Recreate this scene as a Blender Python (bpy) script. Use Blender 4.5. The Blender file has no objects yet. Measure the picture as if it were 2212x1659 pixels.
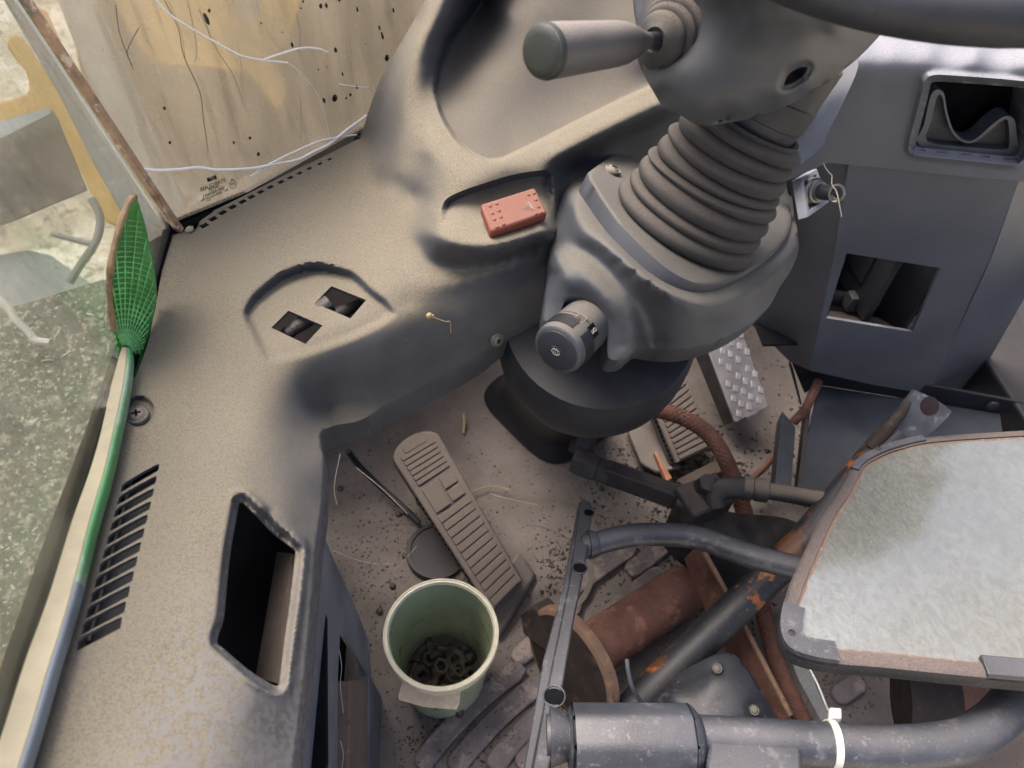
import bpy, math, random
import numpy as np
from mathutils import Vector, Matrix
from mathutils.geometry import delaunay_2d_cdt
random.seed(7); RNG = np.random.default_rng(7)
S = bpy.context.scene; COL = S.collection
rad = math.radians

# ------------------------------------------------------------------ camera
# world: X to the right of the cab, Y forwards, Z up, cab floor at z = 0.  f, image centre and two vanishing points fix the camera.
F = 1609.; CX, CY = 1106., 829.5
CAM = np.array([0, 0, 1.15])
def nrm(v):
    v = np.array(v, float); return v / np.linalg.norm(v)
_dn = nrm(((1000 - CX) / F, -(2200 - CY) / F, -1)); _Z = -_dn
_fw = np.array(((885 - CX) / F, -(-1087 - CY) / F, -1)); _Y = nrm(_fw - _Z * _fw.dot(_Z)); _X = np.cross(_Y, _Z)
R = np.array([_X, _Y, _Z])
cd = bpy.data.cameras.new('camera'); cam = bpy.data.objects.new('camera', cd); COL.objects.link(cam)
cd.sensor_width = 36; cd.lens = 36 * F / 2212; cd.clip_start = .02; cd.clip_end = 3000
m4 = np.eye(4); m4[:3, :3] = R; m4[:3, 3] = CAM
cam.matrix_world = Matrix(m4.tolist()); S.camera = cam
cd.dof.use_dof = True; cd.dof.focus_distance = .78; cd.dof.aperture_fstop = 8

# ------------------------------------------------------------------ light: hazy daylight through the cab glass
SUN_EL, SUN_AZ = rad(62), rad(-50)           # azimuth from forwards (+Y) towards +X
w = bpy.data.worlds.new('World'); S.world = w; w.use_nodes = True
nt = w.node_tree; bg = nt.nodes['Background']
sky = nt.nodes.new('ShaderNodeTexSky'); sky.sky_type = 'NISHITA'; sky.sun_disc = False
sky.sun_elevation = SUN_EL; sky.sun_rotation = SUN_AZ; sky.air_density = .8; sky.dust_density = 9; sky.ozone_density = .3
nt.links.new(sky.outputs[0], bg.inputs[0]); bg.inputs[1].default_value = .15
sd = bpy.data.lights.new('sun', 'SUN'); sun = bpy.data.objects.new('sun', sd); COL.objects.link(sun)
sd.energy = 1.5; sd.angle = rad(38); sd.color = (1, .965, .92)
_sv = Vector((math.sin(SUN_AZ) * math.cos(SUN_EL), math.cos(SUN_AZ) * math.cos(SUN_EL), math.sin(SUN_EL)))
sun.rotation_euler = _sv.to_track_quat('Z', 'Y').to_euler()
S.view_settings.view_transform = 'Standard'; S.view_settings.look = 'None'
S.view_settings.exposure = 1.32; S.view_settings.gamma = 1
S.cycles.max_bounces = 6; S.cycles.transparent_max_bounces = 12; S.cycles.use_denoising = True
S.cycles.caustics_reflective = False; S.cycles.caustics_refractive = False

# ------------------------------------------------------------------ points: a sight line meets a height, a depth or a plane
def ray(px, py): return R @ np.array([(px - CX) / F, -(py - CY) / F, -1])
def Pd(px, py, d): return CAM + ray(px, py) * d
def Dz(px, py, z): r = ray(px, py); return (z - CAM[2]) / r[2]
def Pz(px, py, z): return CAM + ray(px, py) * Dz(px, py, z)
def Dp(px, py, p, n): r = ray(px, py); return np.dot(np.array(p) - CAM, n) / np.dot(r, n)
def Pp(px, py, p, n): return CAM + ray(px, py) * Dp(px, py, p, n)

# ------------------------------------------------------------------ materials
def lin(h):
    h = h.lstrip('#'); c = [int(h[i:i + 2], 16) / 255 for i in (0, 2, 4)]
    return [x / 12.92 if x <= .04045 else ((x + .055) / 1.055) ** 2.4 for x in c]
class NB:
    def __init__(s, name):
        s.m = bpy.data.materials.new(name); s.m.use_nodes = True; s.t = s.m.node_tree; s.b = s.t.nodes['Principled BSDF']
        s.tc = s.t.nodes.new('ShaderNodeTexCoord'); s.geo = s.t.nodes.new('ShaderNodeNewGeometry')
    def n(s, k, **kw):
        x = s.t.nodes.new(k)
        for a, v in kw.items(): setattr(x, a, v)
        return x
    def l(s, a, b): s.t.links.new(a, b)
    def noise(s, scale, detail=4, rough=.6, stretch=None, dist=0):
        x = s.n('ShaderNodeTexNoise'); x.inputs['Scale'].default_value = scale; x.inputs['Detail'].default_value = detail
        x.inputs['Roughness'].default_value = rough; x.inputs['Distortion'].default_value = dist
        if stretch:
            mp = s.n('ShaderNodeMapping'); mp.inputs['Scale'].default_value = stretch
            s.l(s.tc.outputs['Object'], mp.inputs[0]); s.l(mp.outputs[0], x.inputs['Vector'])
        else: s.l(s.tc.outputs['Object'], x.inputs['Vector'])
        return x.outputs['Fac']
    def ramp(s, v, a, b, lo=0, hi=1):
        x = s.n('ShaderNodeMapRange'); x.interpolation_type = 'SMOOTHSTEP'
        x.inputs[1].default_value = a; x.inputs[2].default_value = b; x.inputs[3].default_value = lo; x.inputs[4].default_value = hi
        s.l(v, x.inputs[0]); return x.outputs[0]
    def math(s, op, a, b=None, clamp=False):
        x = s.n('ShaderNodeMath', operation=op); x.use_clamp = clamp
        for i, v in enumerate((a, b)):
            if v is None: continue
            if isinstance(v, (int, float)): x.inputs[i].default_value = v
            else: s.l(v, x.inputs[i])
        return x.outputs[0]
    def mix(s, f, a, b):
        x = s.n('ShaderNodeMix'); x.data_type = 'RGBA'
        for i, v in ((0, f), (6, a), (7, b)):
            if isinstance(v, (int, float)): x.inputs[i].default_value = v
            elif isinstance(v, (list, tuple)): x.inputs[i].default_value = (*v[:3], 1)
            else: s.l(v, x.inputs[i])
        return x.outputs[2]
    def bump(s, h, strength, dist=.002):
        x = s.n('ShaderNodeBump'); x.inputs['Strength'].default_value = strength; x.inputs['Distance'].default_value = dist
        s.l(h, x.inputs['Height'])
        if s.b.inputs['Normal'].links: s.l(s.b.inputs['Normal'].links[0].from_socket, x.inputs['Normal'])
        s.l(x.outputs[0], s.b.inputs['Normal'])
    def nz(s):
        x = s.n('ShaderNodeSeparateXYZ'); s.l(s.geo.outputs['Normal'], x.inputs[0]); return x.outputs

def MAT(name, base, rough=.6, metal=0, var=.3, vscale=12, dust=None, dlo=.2, dhi=.9, damt=.9, dnoise=.5, spots=(), grain=(900, .25), spec=.5, extra=None, coat=0):
    """worn surface: mottled base colour, dust lying on what faces up, spots = (colour, noise scale, threshold, softness)"""
    b = NB(name); c = list(base)
    col = b.mix(b.ramp(b.noise(vscale, 5), .3, .7), [x * (1 - var) for x in c], [min(1, x * (1 + var)) for x in c])
    ro = None
    for sp in spots:
        f = b.ramp(b.noise(sp[1], 6, .65), sp[2], sp[2] + sp[3])
        if len(sp) > 4: f = b.math('MULTIPLY', f, sp[4])
        col = b.mix(f, col, sp[0])
    if dust:
        z = b.nz()[2]
        a = b.math('ADD', z, b.math('MULTIPLY', b.math('SUBTRACT', b.noise(9, 5, .7), .5), dnoise))
        f = b.math('MULTIPLY', b.ramp(a, dlo, dhi), damt)
        f2 = b.math('MULTIPLY', f, b.ramp(b.noise(640, 3, .65), .34, .62, .58, 1))
        col = b.mix(f2, col, dust)
        x = b.n('ShaderNodeMapRange'); x.inputs[3].default_value = rough; x.inputs[4].default_value = .95; b.l(f, x.inputs[0]); b.l(x.outputs[0], b.b.inputs['Roughness'])
    else: b.l(b.ramp(b.noise(vscale * 3, 4), .25, .75, max(.05, rough - .12), min(1, rough + .12)), b.b.inputs['Roughness'])
    if extra: col = extra(b, col)
    b.l(col, b.b.inputs['Base Color']); b.b.inputs['Metallic'].default_value = metal
    b.b.inputs['Specular IOR Level'].default_value = spec; b.b.inputs['Coat Weight'].default_value = coat
    if grain: b.bump(b.noise(grain[0], 3, .6), grain[1], .0012)
    return b.m

# ------------------------------------------------------------------ objects
WL = {}
def wl(o): return WL.get(o.name, np.zeros(3)) if o else np.zeros(3)
def tag(o, label=None, cat=None, group=None, kind=None):
    for k, v in (('label', label), ('category', cat), ('group', group), ('kind', kind)):
        if v: o[k] = v
    return o
def thing(name, label, cat, loc=(0, 0, 0), group=None):
    o = bpy.data.objects.new(name, None); COL.objects.link(o); o.empty_display_size = .05
    o.location = [float(x) for x in loc]; WL[o.name] = np.array(loc, float)
    return tag(o, label, cat, group)
def mk(name, g, mat, parent=None, loc=None, ang=38, bevel=None, kind=None, label=None, subs=0):
    v, f = g; v = np.array(v, float)
    base = wl(parent)
    if parent is None and loc is None: loc = (v.min(0) + v.max(0)) / 2; loc[2] = v[:, 2].min()
    off = np.array(loc, float) if loc is not None else base
    me = bpy.data.meshes.new(name); me.from_pydata((v - off).tolist(), [], [list(map(int, x)) for x in f])
    me.validate(); me.update()
    me.shade_smooth(); me.set_sharp_from_angle(angle=rad(ang))
    me.materials.append(mat)
    o = bpy.data.objects.new(name, me); COL.objects.link(o)
    if parent: o.parent = parent
    o.location = (off - base).tolist(); WL[o.name] = off
    if bevel:
        md = o.modifiers.new('bevel', 'BEVEL'); md.width = bevel; md.segments = 2; md.limit_method = 'ANGLE'; md.angle_limit = rad(40); md.harden_normals = False
    if subs:
        md = o.modifiers.new('sub', 'SUBSURF'); md.levels = md.render_levels = subs
    if kind: o['kind'] = kind
    if label: o['label'] = label
    return o
def solo(name, g, mat, label, cat, group=None, **k):
    o = mk(name, g, mat, **k); return tag(o, label, cat, group)
def dup(o, parent=None, world=None, rot=None):
    c = o.copy(); COL.objects.link(c)
    if parent: c.parent = parent
    if world is not None: c.location = [float(x) for x in (np.array(world) - wl(parent))]
    if rot is not None: c.rotation_euler = rot
    for ch in [x for x in o.children]:
        q = ch.copy(); COL.objects.link(q); q.parent = c
    return c

# ------------------------------------------------------------------ shapes (all in world metres)
def J(*gs):
    V, Fc = [], []
    for v, f in gs:
        k = len(V); V += [tuple(x) for x in v]; Fc += [[i + k for i in q] for q in f]
    return V, Fc
def cr(pts, n=6, closed=False):
    P = [np.array(p, float) for p in pts]; out = []; N = len(P)
    rng = range(N if closed else N - 1)
    for i in rng:
        if closed: a, b, c, d = P[(i - 1) % N], P[i], P[(i + 1) % N], P[(i + 2) % N]
        else: a, b, c, d = P[max(i - 1, 0)], P[i], P[i + 1], P[min(i + 2, N - 1)]
        for k in range(n):
            t = k / n; out.append(.5 * ((2 * b) + (c - a) * t + (2 * a - 5 * b + 4 * c - d) * t * t + (-a + 3 * b - 3 * c + d) * t ** 3))
    if not closed: out.append(P[-1])
    return out
def frame(a):
    a = nrm(a); h = np.array([0, 0, 1.]) if abs(a[2]) < .9 else np.array([1., 0, 0])
    u = nrm(np.cross(h, a)); return u, np.cross(a, u), a
def tube(path, r, n=14, cap=True, flat=1.0):
    P = [np.array(p, float) for p in path]; N = len(P); rr = r if hasattr(r, '__len__') else [r] * N
    V, Fc = [], []; u = None
    for i in range(N):
        t = nrm(P[min(i + 1, N - 1)] - P[max(i - 1, 0)])
        if u is None: u, v, _ = frame(t)
        else: u = nrm(u - t * u.dot(t)); v = np.cross(t, u)
        for k in range(n):
            a = 2 * math.pi * k / n; V.append(P[i] + (u * math.cos(a) + v * math.sin(a) * flat) * rr[i])
    for i in range(N - 1):
        for k in range(n): Fc.append([i * n + k, i * n + (k + 1) % n, (i + 1) * n + (k + 1) % n, (i + 1) * n + k])
    if cap: Fc += [list(range(n))[::-1], [(N - 1) * n + k for k in range(n)]]
    return V, Fc
def lathe(p, axis, prof, n=36, cap=True, a0=0, wob=None):
    """prof = [(distance along axis, radius)]"""
    u, v, a = frame(axis); p = np.array(p, float); V, Fc = [], []
    for t, r in prof:
        for k in range(n):
            q = 2 * math.pi * k / n + a0; V.append(p + a * t + (u * math.cos(q) + v * math.sin(q)) * max(r, 1e-5))
    for i in range(len(prof) - 1):
        for k in range(n): Fc.append([i * n + k, i * n + (k + 1) % n, (i + 1) * n + (k + 1) % n, (i + 1) * n + k])
    if cap: Fc += [list(range(n))[::-1], [(len(prof) - 1) * n + k for k in range(n)]]
    return V, Fc
def prism(poly, vec):
    P = [np.array(p, float) for p in poly]; n = len(P); vec = np.array(vec, float)
    c = sum(P) / n; nn = sum(np.cross(P[i] - c, P[(i + 1) % n] - c) for i in range(n))
    if nn.dot(vec) > 0: P = P[::-1]
    V = P + [p + vec for p in P]
    return V, [list(range(n)), [n + i for i in range(n)][::-1]] + [[i, n + i, n + (i + 1) % n, (i + 1) % n][::1] for i in range(n)]
def box(c, hx, hy, hz):
    c, hx, hy, hz = [np.array(x, float) for x in (c, hx, hy, hz)]
    V = [c + hx * i + hy * j + hz * k for i in (-1, 1) for j in (-1, 1) for k in (-1, 1)]
    Fc = [[0, 1, 3, 2], [4, 6, 7, 5], [0, 4, 5, 1], [2, 3, 7, 6], [0, 2, 6, 4], [1, 5, 7, 3]]
    if np.dot(np.cross(hx, hy), hz) < 0: Fc = [q[::-1] for q in Fc]
    return V, Fc
def abox(x0, x1, y0, y1, z0, z1): return box(((x0 + x1) / 2, (y0 + y1) / 2, (z0 + z1) / 2), ((x1 - x0) / 2, 0, 0), (0, (y1 - y0) / 2, 0), (0, 0, (z1 - z0) / 2))
def dome(c, n, r, h, seg=12, rings=4):
    u, v, a = frame(n); c = np.array(c, float); V, Fc = [], []
    for i in range(rings):
        t = i / rings * math.pi / 2
        for k in range(seg):
            q = 2 * math.pi * k / seg; V.append(c + (u * math.cos(q) + v * math.sin(q)) * r * math.cos(t) + a * h * math.sin(t))
    V.append(c + a * h); T = len(V) - 1
    for i in range(rings - 1):
        for k in range(seg): Fc.append([i * seg + k, i * seg + (k + 1) % seg, (i + 1) * seg + (k + 1) % seg, (i + 1) * seg + k])
    for k in range(seg): Fc.append([(rings - 1) * seg + k, (rings - 1) * seg + (k + 1) % seg, T])
    return V, Fc
def sst(a, b, x):
    t = np.clip((x - a) / (b - a), 0, 1); return t * t * (3 - 2 * t)
def sdf(poly, X, Yc):
    """signed distance (negative inside) of many points to a polygon"""
    P = np.array(poly, float); best = np.full(X.shape, 1e18); ins = np.zeros(X.shape, bool)
    for i in range(len(P)):
        a, b = P[i], P[(i + 1) % len(P)]; e = b - a; wx, wy = X - a[0], Yc - a[1]
        t = np.clip((wx * e[0] + wy * e[1]) / max(e.dot(e), 1e-12), 0, 1)
        best = np.minimum(best, (wx - e[0] * t) ** 2 + (wy - e[1] * t) ** 2)
        c = (a[1] > Yc) != (b[1] > Yc)
        with np.errstate(divide='ignore', invalid='ignore'): xx = (b[0] - a[0]) * (Yc - a[1]) / (b[1] - a[1]) + a[0]
        ins ^= c & (X < xx)
    return np.where(ins, -1, 1) * np.sqrt(best)
def dline(pts, X, Yc):
    P = np.array(pts, float); best = np.full(X.shape, 1e18)
    for i in range(len(P) - 1):
        a, b = P[i], P[i + 1]; e = b - a; wx, wy = X - a[0], Yc - a[1]
        t = np.clip((wx * e[0] + wy * e[1]) / max(e.dot(e), 1e-12), 0, 1)
        best = np.minimum(best, (wx - e[0] * t) ** 2 + (wy - e[1] * t) ** 2)
    return np.sqrt(best)
def resamp(poly, step, closed=True):
    P = [np.array(p, float) for p in poly]; out = []
    for i in range(len(P) if closed else len(P) - 1):
        a, b = P[i], P[(i + 1) % len(P)]; n = max(1, int(round(np.linalg.norm(b - a) / step)))
        out += [a + (b - a) * k / n for k in range(n)]
    return out
def off2(poly, d):
    P = np.array(poly, float); t = np.roll(P, -1, 0) - np.roll(P, 1, 0); t /= np.maximum(np.linalg.norm(t, axis=1), 1e-9)[:, None]; n = np.c_[t[:, 1], -t[:, 0]]
    ar = (P[:, 0] * np.roll(P[:, 1], -1) - np.roll(P[:, 0], -1) * P[:, 1]).sum(); return P + n * d * (1 if ar > 0 else -1)
class TPS:
    def __init__(s, ctrl, reg=1e-7):
        A = np.array([c[:2] for c in ctrl], float) / 1000; y = np.array([1 / c[2] for c in ctrl]); n = len(A)
        r2 = ((A[:, None] - A[None]) ** 2).sum(-1); K = .5 * r2 * np.log(np.maximum(r2, 1e-18)) + np.eye(n) * reg
        Pm = np.c_[np.ones(n), A]; M = np.zeros((n + 3, n + 3)); M[:n, :n] = K; M[:n, n:] = Pm; M[n:, :n] = Pm.T
        s.A = A; s.w = np.linalg.solve(M, np.r_[y, 0, 0, 0])
    def __call__(s, X, Yc):
        B = np.c_[X, Yc] / 1000; n = len(s.A); out = s.w[n] + s.w[n + 1] * B[:, 0] + s.w[n + 2] * B[:, 1]
        for i in range(n):
            r2 = ((B - s.A[i]) ** 2).sum(-1); out = out + s.w[i] * .5 * r2 * np.log(np.maximum(r2, 1e-18))
        return 1 / out
def relief(outline, ctrl, step, feat=None, holes=(), skirt=(0, 0, -.03), hskirt=(0, 0, -.004), hstep=None, lines=(), reg=1e-7):
    """a moulded shell: ctrl = (x, y, depth) guides on sight lines, interpolated as a thin plate; feat(X, Y) lowers (+) or raises (-) it in z"""
    out = resamp(outline, step); hs = [resamp(h, hstep or step * .7) for h in holes]
    x0, y0 = np.min(out, 0); x1, y1 = np.max(out, 0)
    gx, gy = np.meshgrid(np.arange(x0, x1, step), np.arange(y0, y1, step * .87)); gx = gx + (np.arange(gx.shape[0]) % 2)[:, None] * step / 2
    gx, gy = gx.ravel(), gy.ravel(); keep = sdf(out, gx, gy) < -step * .45
    for h in hs: keep &= sdf(h, gx, gy) > step * .4
    pts = [tuple(p) for p in out]; edges = [(i, (i + 1) % len(out)) for i in range(len(out))]
    loops = [list(range(len(out)))]
    for h in hs:
        k = len(pts); pts += [tuple(p) for p in h]; edges += [(k + i, k + (i + 1) % len(h)) for i in range(len(h))]; loops.append(list(range(k, k + len(h))))
    lp_ = [(np.array(resamp(p, step, c)), c) for p, c in lines]
    for p, c in lp_:
        k = len(pts); pts += [tuple(q) for q in p]; m = len(p); edges += [(k + i, k + (i + 1) % m) for i in range(m if c else m - 1)]
        keep &= dline(np.r_[p, p[:1]] if c else p, gx, gy) > step * .45
    pts += list(zip(gx[keep], gy[keep]))
    v, e, f, ov, oe, of = delaunay_2d_cdt([Vector((float(a), float(b))) for a, b in pts], edges, [], 0, 1e-6)
    V2 = np.array([(p.x, p.y) for p in v]); Fc = np.array([list(q) for q in f if len(q) == 3])
    cen = V2[Fc].mean(1); ok = sdf(out, cen[:, 0], cen[:, 1]) < 0
    for h in hs: ok &= sdf(h, cen[:, 0], cen[:, 1]) > 0
    Fc = Fc[ok]
    mp = {}
    for i, o in enumerate(ov):
        for q in o: mp[q] = i
    d = TPS(ctrl, reg)(V2[:, 0], V2[:, 1])
    rr = (R @ np.c_[(V2[:, 0] - CX) / F, -(V2[:, 1] - CY) / F, -np.ones(len(V2))].T).T
    if feat is not None: d = d + feat(V2[:, 0], V2[:, 1]) / np.abs(rr[:, 2])
    V = CAM + rr * d[:, None]
    a = V2[Fc]; cr_ = (a[:, 1, 0] - a[:, 0, 0]) * (a[:, 2, 1] - a[:, 0, 1]) - (a[:, 1, 1] - a[:, 0, 1]) * (a[:, 2, 0] - a[:, 0, 0])
    Fc = np.where((cr_ > 0)[:, None], Fc[:, ::-1], Fc)     # face the viewer's side
    V = V.tolist(); Fc = Fc.tolist()
    for li, lp in enumerate(loops):
        sk = np.array(skirt if li == 0 else hskirt, float); lp = [mp[i] for i in lp]
        ar = sum(V2[lp[i]][0] * V2[lp[(i + 1) % len(lp)]][1] - V2[lp[(i + 1) % len(lp)]][0] * V2[lp[i]][1] for i in range(len(lp)))
        k = len(V); V += [(np.array(V[i]) + sk).tolist() for i in lp]; n = len(lp)
        for i in range(n):
            q = [lp[i], lp[(i + 1) % n], k + (i + 1) % n, k + i]
            if (ar > 0) != (li == 0): q = q[::-1]
            Fc.append(q)
    return V, Fc
def text(name, s, size, o, xd, yd, mat, parent, ext=.0002, align='CENTER'):
    cu = bpy.data.curves.new(name, 'FONT'); cu.body = s; cu.size = size; cu.align_x = align; cu.align_y = 'CENTER'; cu.extrude = ext
    t = bpy.data.objects.new(name + '_curve', cu); COL.objects.link(t); bpy.context.view_layer.update()
    me = bpy.data.meshes.new_from_object(t.evaluated_get(bpy.context.evaluated_depsgraph_get())); bpy.data.objects.remove(t)
    xd, yd = nrm(xd), nrm(yd); zd = np.cross(xd, yd); V = []
    for q in me.vertices: V.append(np.array(o) + xd * q.co.x + yd * q.co.y + zd * q.co.z)
    Fc = [list(p.vertices) for p in me.polygons]; bpy.data.meshes.remove(me)
    return mk(name, (V, Fc), mat, parent)
# ------------------------------------------------------------------ palette
DUST = lin('#736b5b'); DUSTB = lin('#8d7d70')
def washed(b, col):
    """water spots and rubbed patches low on the left arm"""
    x = b.n('ShaderNodeSeparateXYZ'); b.l(b.tc.outputs['Object'], x.inputs[0])
    m = b.math('MULTIPLY', b.ramp(x.outputs[1], -.20, -.36), b.ramp(x.outputs[0], -.235, -.15))
    f = b.math('MULTIPLY', m, b.ramp(b.math('ADD', b.noise(210, 3, .5), b.math('MULTIPLY', m, .06)), .52, .60, 0, .55))
    col = b.mix(f, col, (.15, .152, .165)); y = b.ramp(x.outputs[1], -.06, -.16)
    f = b.math('MULTIPLY', b.math('MULTIPLY', y, b.ramp(x.outputs[0], -.165, -.115, 0, .55)), b.ramp(b.noise(90, 5, .7), .38, .62))
    return b.mix(f, col, (.11, .11, .118))
m_dash = MAT('grained_grey_plastic', (.046, .050, .060), .55, dust=DUST, dlo=.28, dhi=.82, damt=.93, dnoise=.2, extra=washed, grain=(1500, .35), spots=[(lin('#6c6c70'), 120, 0.66, .06, .4)])
m_dash2 = MAT('bluish_grey_plastic', (.10, .11, .14), .5, dust=DUST, dlo=.75, dhi=1.15, damt=.5, grain=(1500, .25), spots=[(lin('#8a8a90'), 220, 0.65, .05, .35)])
m_cowl = MAT('dusty_cowl_plastic', (.036, .040, .049), .5, dust=lin('#625d54'), dlo=.5, dhi=1.05, damt=.85, dnoise=.35, grain=(1500, .3))
m_shroud = MAT('shroud_plastic', (.028, .032, .040), .5, dust=lin('#6b665e'), dlo=.7, dhi=1.05, damt=.8, dnoise=.5, grain=(1500, .25), spots=[(lin('#77777c'), 90, 0.68, .05, .3)])
m_wall = MAT('blue_grey_panel', (.09, .096, .112), .5, var=.14, vscale=5, dust=lin('#a8a8b0'), dlo=.6, dhi=1.1, damt=.6, dnoise=.15, spec=.3, grain=(1700, .2), spots=[(lin('#9a9aa0'), 260, 0.67, .04, .4)])
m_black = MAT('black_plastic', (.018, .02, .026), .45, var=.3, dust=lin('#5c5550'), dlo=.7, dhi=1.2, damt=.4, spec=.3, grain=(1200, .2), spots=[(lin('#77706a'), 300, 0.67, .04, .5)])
m_blackp = MAT('chipped_black_paint', (.034, .038, .048), .34, var=.35, dust=lin('#6a6666'), dlo=.55, dhi=1.25, damt=.5, dnoise=.9, grain=(500, .3),
               spots=[(lin('#8d8b8c'), 420, .63, .05, .5), (lin('#7c7b80'), 45, .56, .14, .4), (lin('#84838a'), 130, .60, .08, .35), (lin('#6a4a36'), 18, .68, .05, .6)])
m_blackr = MAT('rust_patched_black_paint', (.026, .028, .034), .4, var=.3, dust=lin('#6a625c'), dlo=.6, dhi=1.3, damt=.4, grain=(500, .3), spots=[(lin('#6b4426'), 16, .54, .06, .85), (lin('#a5632c'), 22, .58, .05, .9), (lin('#8d8b8c'), 300, .62, .05, .4)])
m_rubber = MAT('black_rubber', (.022, .023, .027), .7, dust=lin('#857a6c'), dlo=.35, dhi=1.0, damt=.8, dnoise=.8, grain=(800, .4))
m_boot = MAT('dusty_rubber_boot', (.022, .022, .023), .8, dust=lin('#564f48'), dlo=.35, dhi=.9, damt=.78, dnoise=.6, grain=(1300, .5))
m_grip = MAT('worn_rubber_grip', (.05, .05, .055), .5, dust=lin('#8c837b'), dlo=.45, dhi=1.1, damt=.7, dnoise=.8, grain=(900, .3), spots=[(lin('#3e4440'), 60, 0.60, .1, .4)])
m_gripcap = MAT('greenish_rubber_cap', (.011, .015, .0135), .6, spots=[(lin('#7d857c'), 60, 0.60, .08, .6)], grain=(700, .3))
m_floor = MAT('dirty_floor_mat', lin('#675f5a'), .8, var=.2, vscale=7, grain=(500, .5),
              spots=[(lin('#766d67'), 5, 0.50, .2, .8), (lin('#2b2524'), 150, 0.62, .05, .9), (lin('#2b2524'), 60, 0.68, .06, .8), (lin('#94857a'), 380, 0.65, .05, .5), (lin('#403836'), 14, 0.62, .1, .7)])
m_rib = MAT('worn_floor_rib', lin('#635b5b'), .75, var=.25, vscale=20, grain=(500, .5),
            spots=[(lin('#91827a'), 30, 0.50, .12, .8), (lin('#232022'), 170, 0.60, .05, .9), (lin('#8e8076'), 300, 0.63, .05, .6)])
m_pedal = MAT('dusty_pedal_rubber', (.06, .055, .052), .8, dust=lin('#6f645c'), dlo=.1, dhi=.8, damt=.97, dnoise=.4, grain=(600, .4))
m_alu = MAT('scuffed_aluminium', lin('#8f8b8c'), .5, .4, var=.2, vscale=25, spots=[(lin('#6d5640'), 25, 0.62, .1, .9), (lin('#3a3532'), 90, 0.66, .08, .6)], grain=(600, .3))
m_alu2 = MAT('bright_aluminium', lin('#a5a2a4'), .4, .3, var=.15, vscale=60, spots=[(lin('#8a7a6a'), 40, 0.60, .08, .7)])
m_rust = MAT('brown_rust', lin('#704f44'), .85, var=.25, vscale=22, grain=(500, .6), spots=[(lin('#9a705c'), 35, 0.55, .12, .8), (lin('#4a2a22'), 14, 0.56, .1, .6), (lin('#a9785c'), 200, 0.63, .06, .7), (lin('#2e211e'), 60, 0.70, .06, .8)])
m_rustd = MAT('dark_oily_rust', lin('#2f2622'), .75, var=.3, vscale=20, grain=(500, .6), spots=[(lin('#5b4638'), 30, 0.56, .12, .8), (lin('#6e4a36'), 90, 0.64, .06, .7)])
m_rustf = MAT('scaly_orange_rust', lin('#7d6453'), .85, var=.25, grain=(400, .6), spots=[(lin('#97765c'), 60, 0.55, .1, .8), (lin('#4a2c20'), 40, 0.62, .06, .8), (lin('#c9b8a5'), 120, 0.74, .04, .7)])
m_hose = MAT('rust_brown_hose', lin('#6d4a3d'), .85, var=.2, vscale=25, spots=[(lin('#8f6552'), 18, 0.55, .12, .7), (lin('#3c2721'), 50, 0.66, .08, .8)], grain=(700, .5))
m_oily = MAT('oily_black_steel', (.035, .033, .034), .5, .2, var=.35, vscale=30, dust=lin('#5b4f48'), dlo=.6, dhi=1.2, damt=.5, dnoise=1.0, grain=(400, .6))
m_steel = MAT('dusty_bolt_steel', lin('#4b4541'), .65, .5, var=.3, vscale=60, spots=[(lin('#75685c'), 70, 0.58, .1, .7)])
m_screw = MAT('grey_screw', lin('#5d5b58'), .6, .2, var=.2, vscale=60, dust=lin('#8a8072'), dlo=.3, dhi=1, damt=.7)
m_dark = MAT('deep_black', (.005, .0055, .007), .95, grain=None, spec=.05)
m_felt = MAT('brown_felt', lin('#4e443e'), .95, var=.2, spots=[(lin('#6d6159'), 90, 0.60, .1, .6)], grain=(600, .6))
m_red = MAT('faded_red_switch', lin('#6e352b'), .5, var=.12, dust=lin('#74574b'), dlo=.35, dhi=1.0, damt=.75, grain=(900, .2))
m_white = MAT('white_plastic', lin('#bfbdb6'), .5, var=.06)
m_wire = MAT('white_wire', lin('#f0eee8'), .6, var=.06)
m_green = MAT('green_woven_plastic', lin('#35873c'), .42, var=.22, vscale=18, spots=[(lin('#7cc07a'), 60, 0.60, .1, .6), (lin('#8a7a58'), 25, 0.70, .06, .6)])
m_greene = MAT('green_edge', lin('#4d8557'), .5, var=.2, vscale=14, spots=[(lin('#8d9a92'), 9, 0.55, .12, .8)])
m_tan = MAT('dusty_tan_strip', lin('#9a927c'), .8, var=.12, vscale=30, spots=[(lin('#8d8672'), 40, 0.62, .1, .6)])
m_twine = MAT('brown_binding', lin('#7d6a50'), .95, var=.3, vscale=60, grain=(300, .8))
m_post = MAT('peeling_wooden_trim', lin('#a88a70'), .8, var=.3, vscale=40, spots=[(lin('#7d5f4a'), 60, .52, .1, .8), (lin('#d6c6b0'), 90, .57, .05, .9), (lin('#77756f'), 35, .57, .06, .9)])
m_bucket = MAT('milky_green_plastic', lin('#9fa98c'), .35, var=.12, vscale=14, spots=[(lin('#b6bb9f'), 10, 0.52, .15, .6), (lin('#5d5a50'), 60, 0.68, .08, .6)])
m_bucket.node_tree.nodes['Principled BSDF'].inputs['Subsurface Weight'].default_value = 0
m_rim = MAT('cream_bucket_rim', lin('#dbd3bb'), .5, var=.1, vscale=30, spots=[(lin('#716653'), 60, 0.64, .08, .7)])
m_tape = MAT('fibrous_tan_tab', lin('#c4b39c'), .9, var=.15, vscale=90, grain=(300, .6))
m_chrome = MAT('dull_chrome', lin('#8a8680'), .38, .9, var=.15, vscale=60)
m_clear = MAT('cloudy_plastic_strip', lin('#8f8f8c'), .3, var=.1)
m_clear.node_tree.nodes['Principled BSDF'].inputs['Alpha'].default_value = .45
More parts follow.
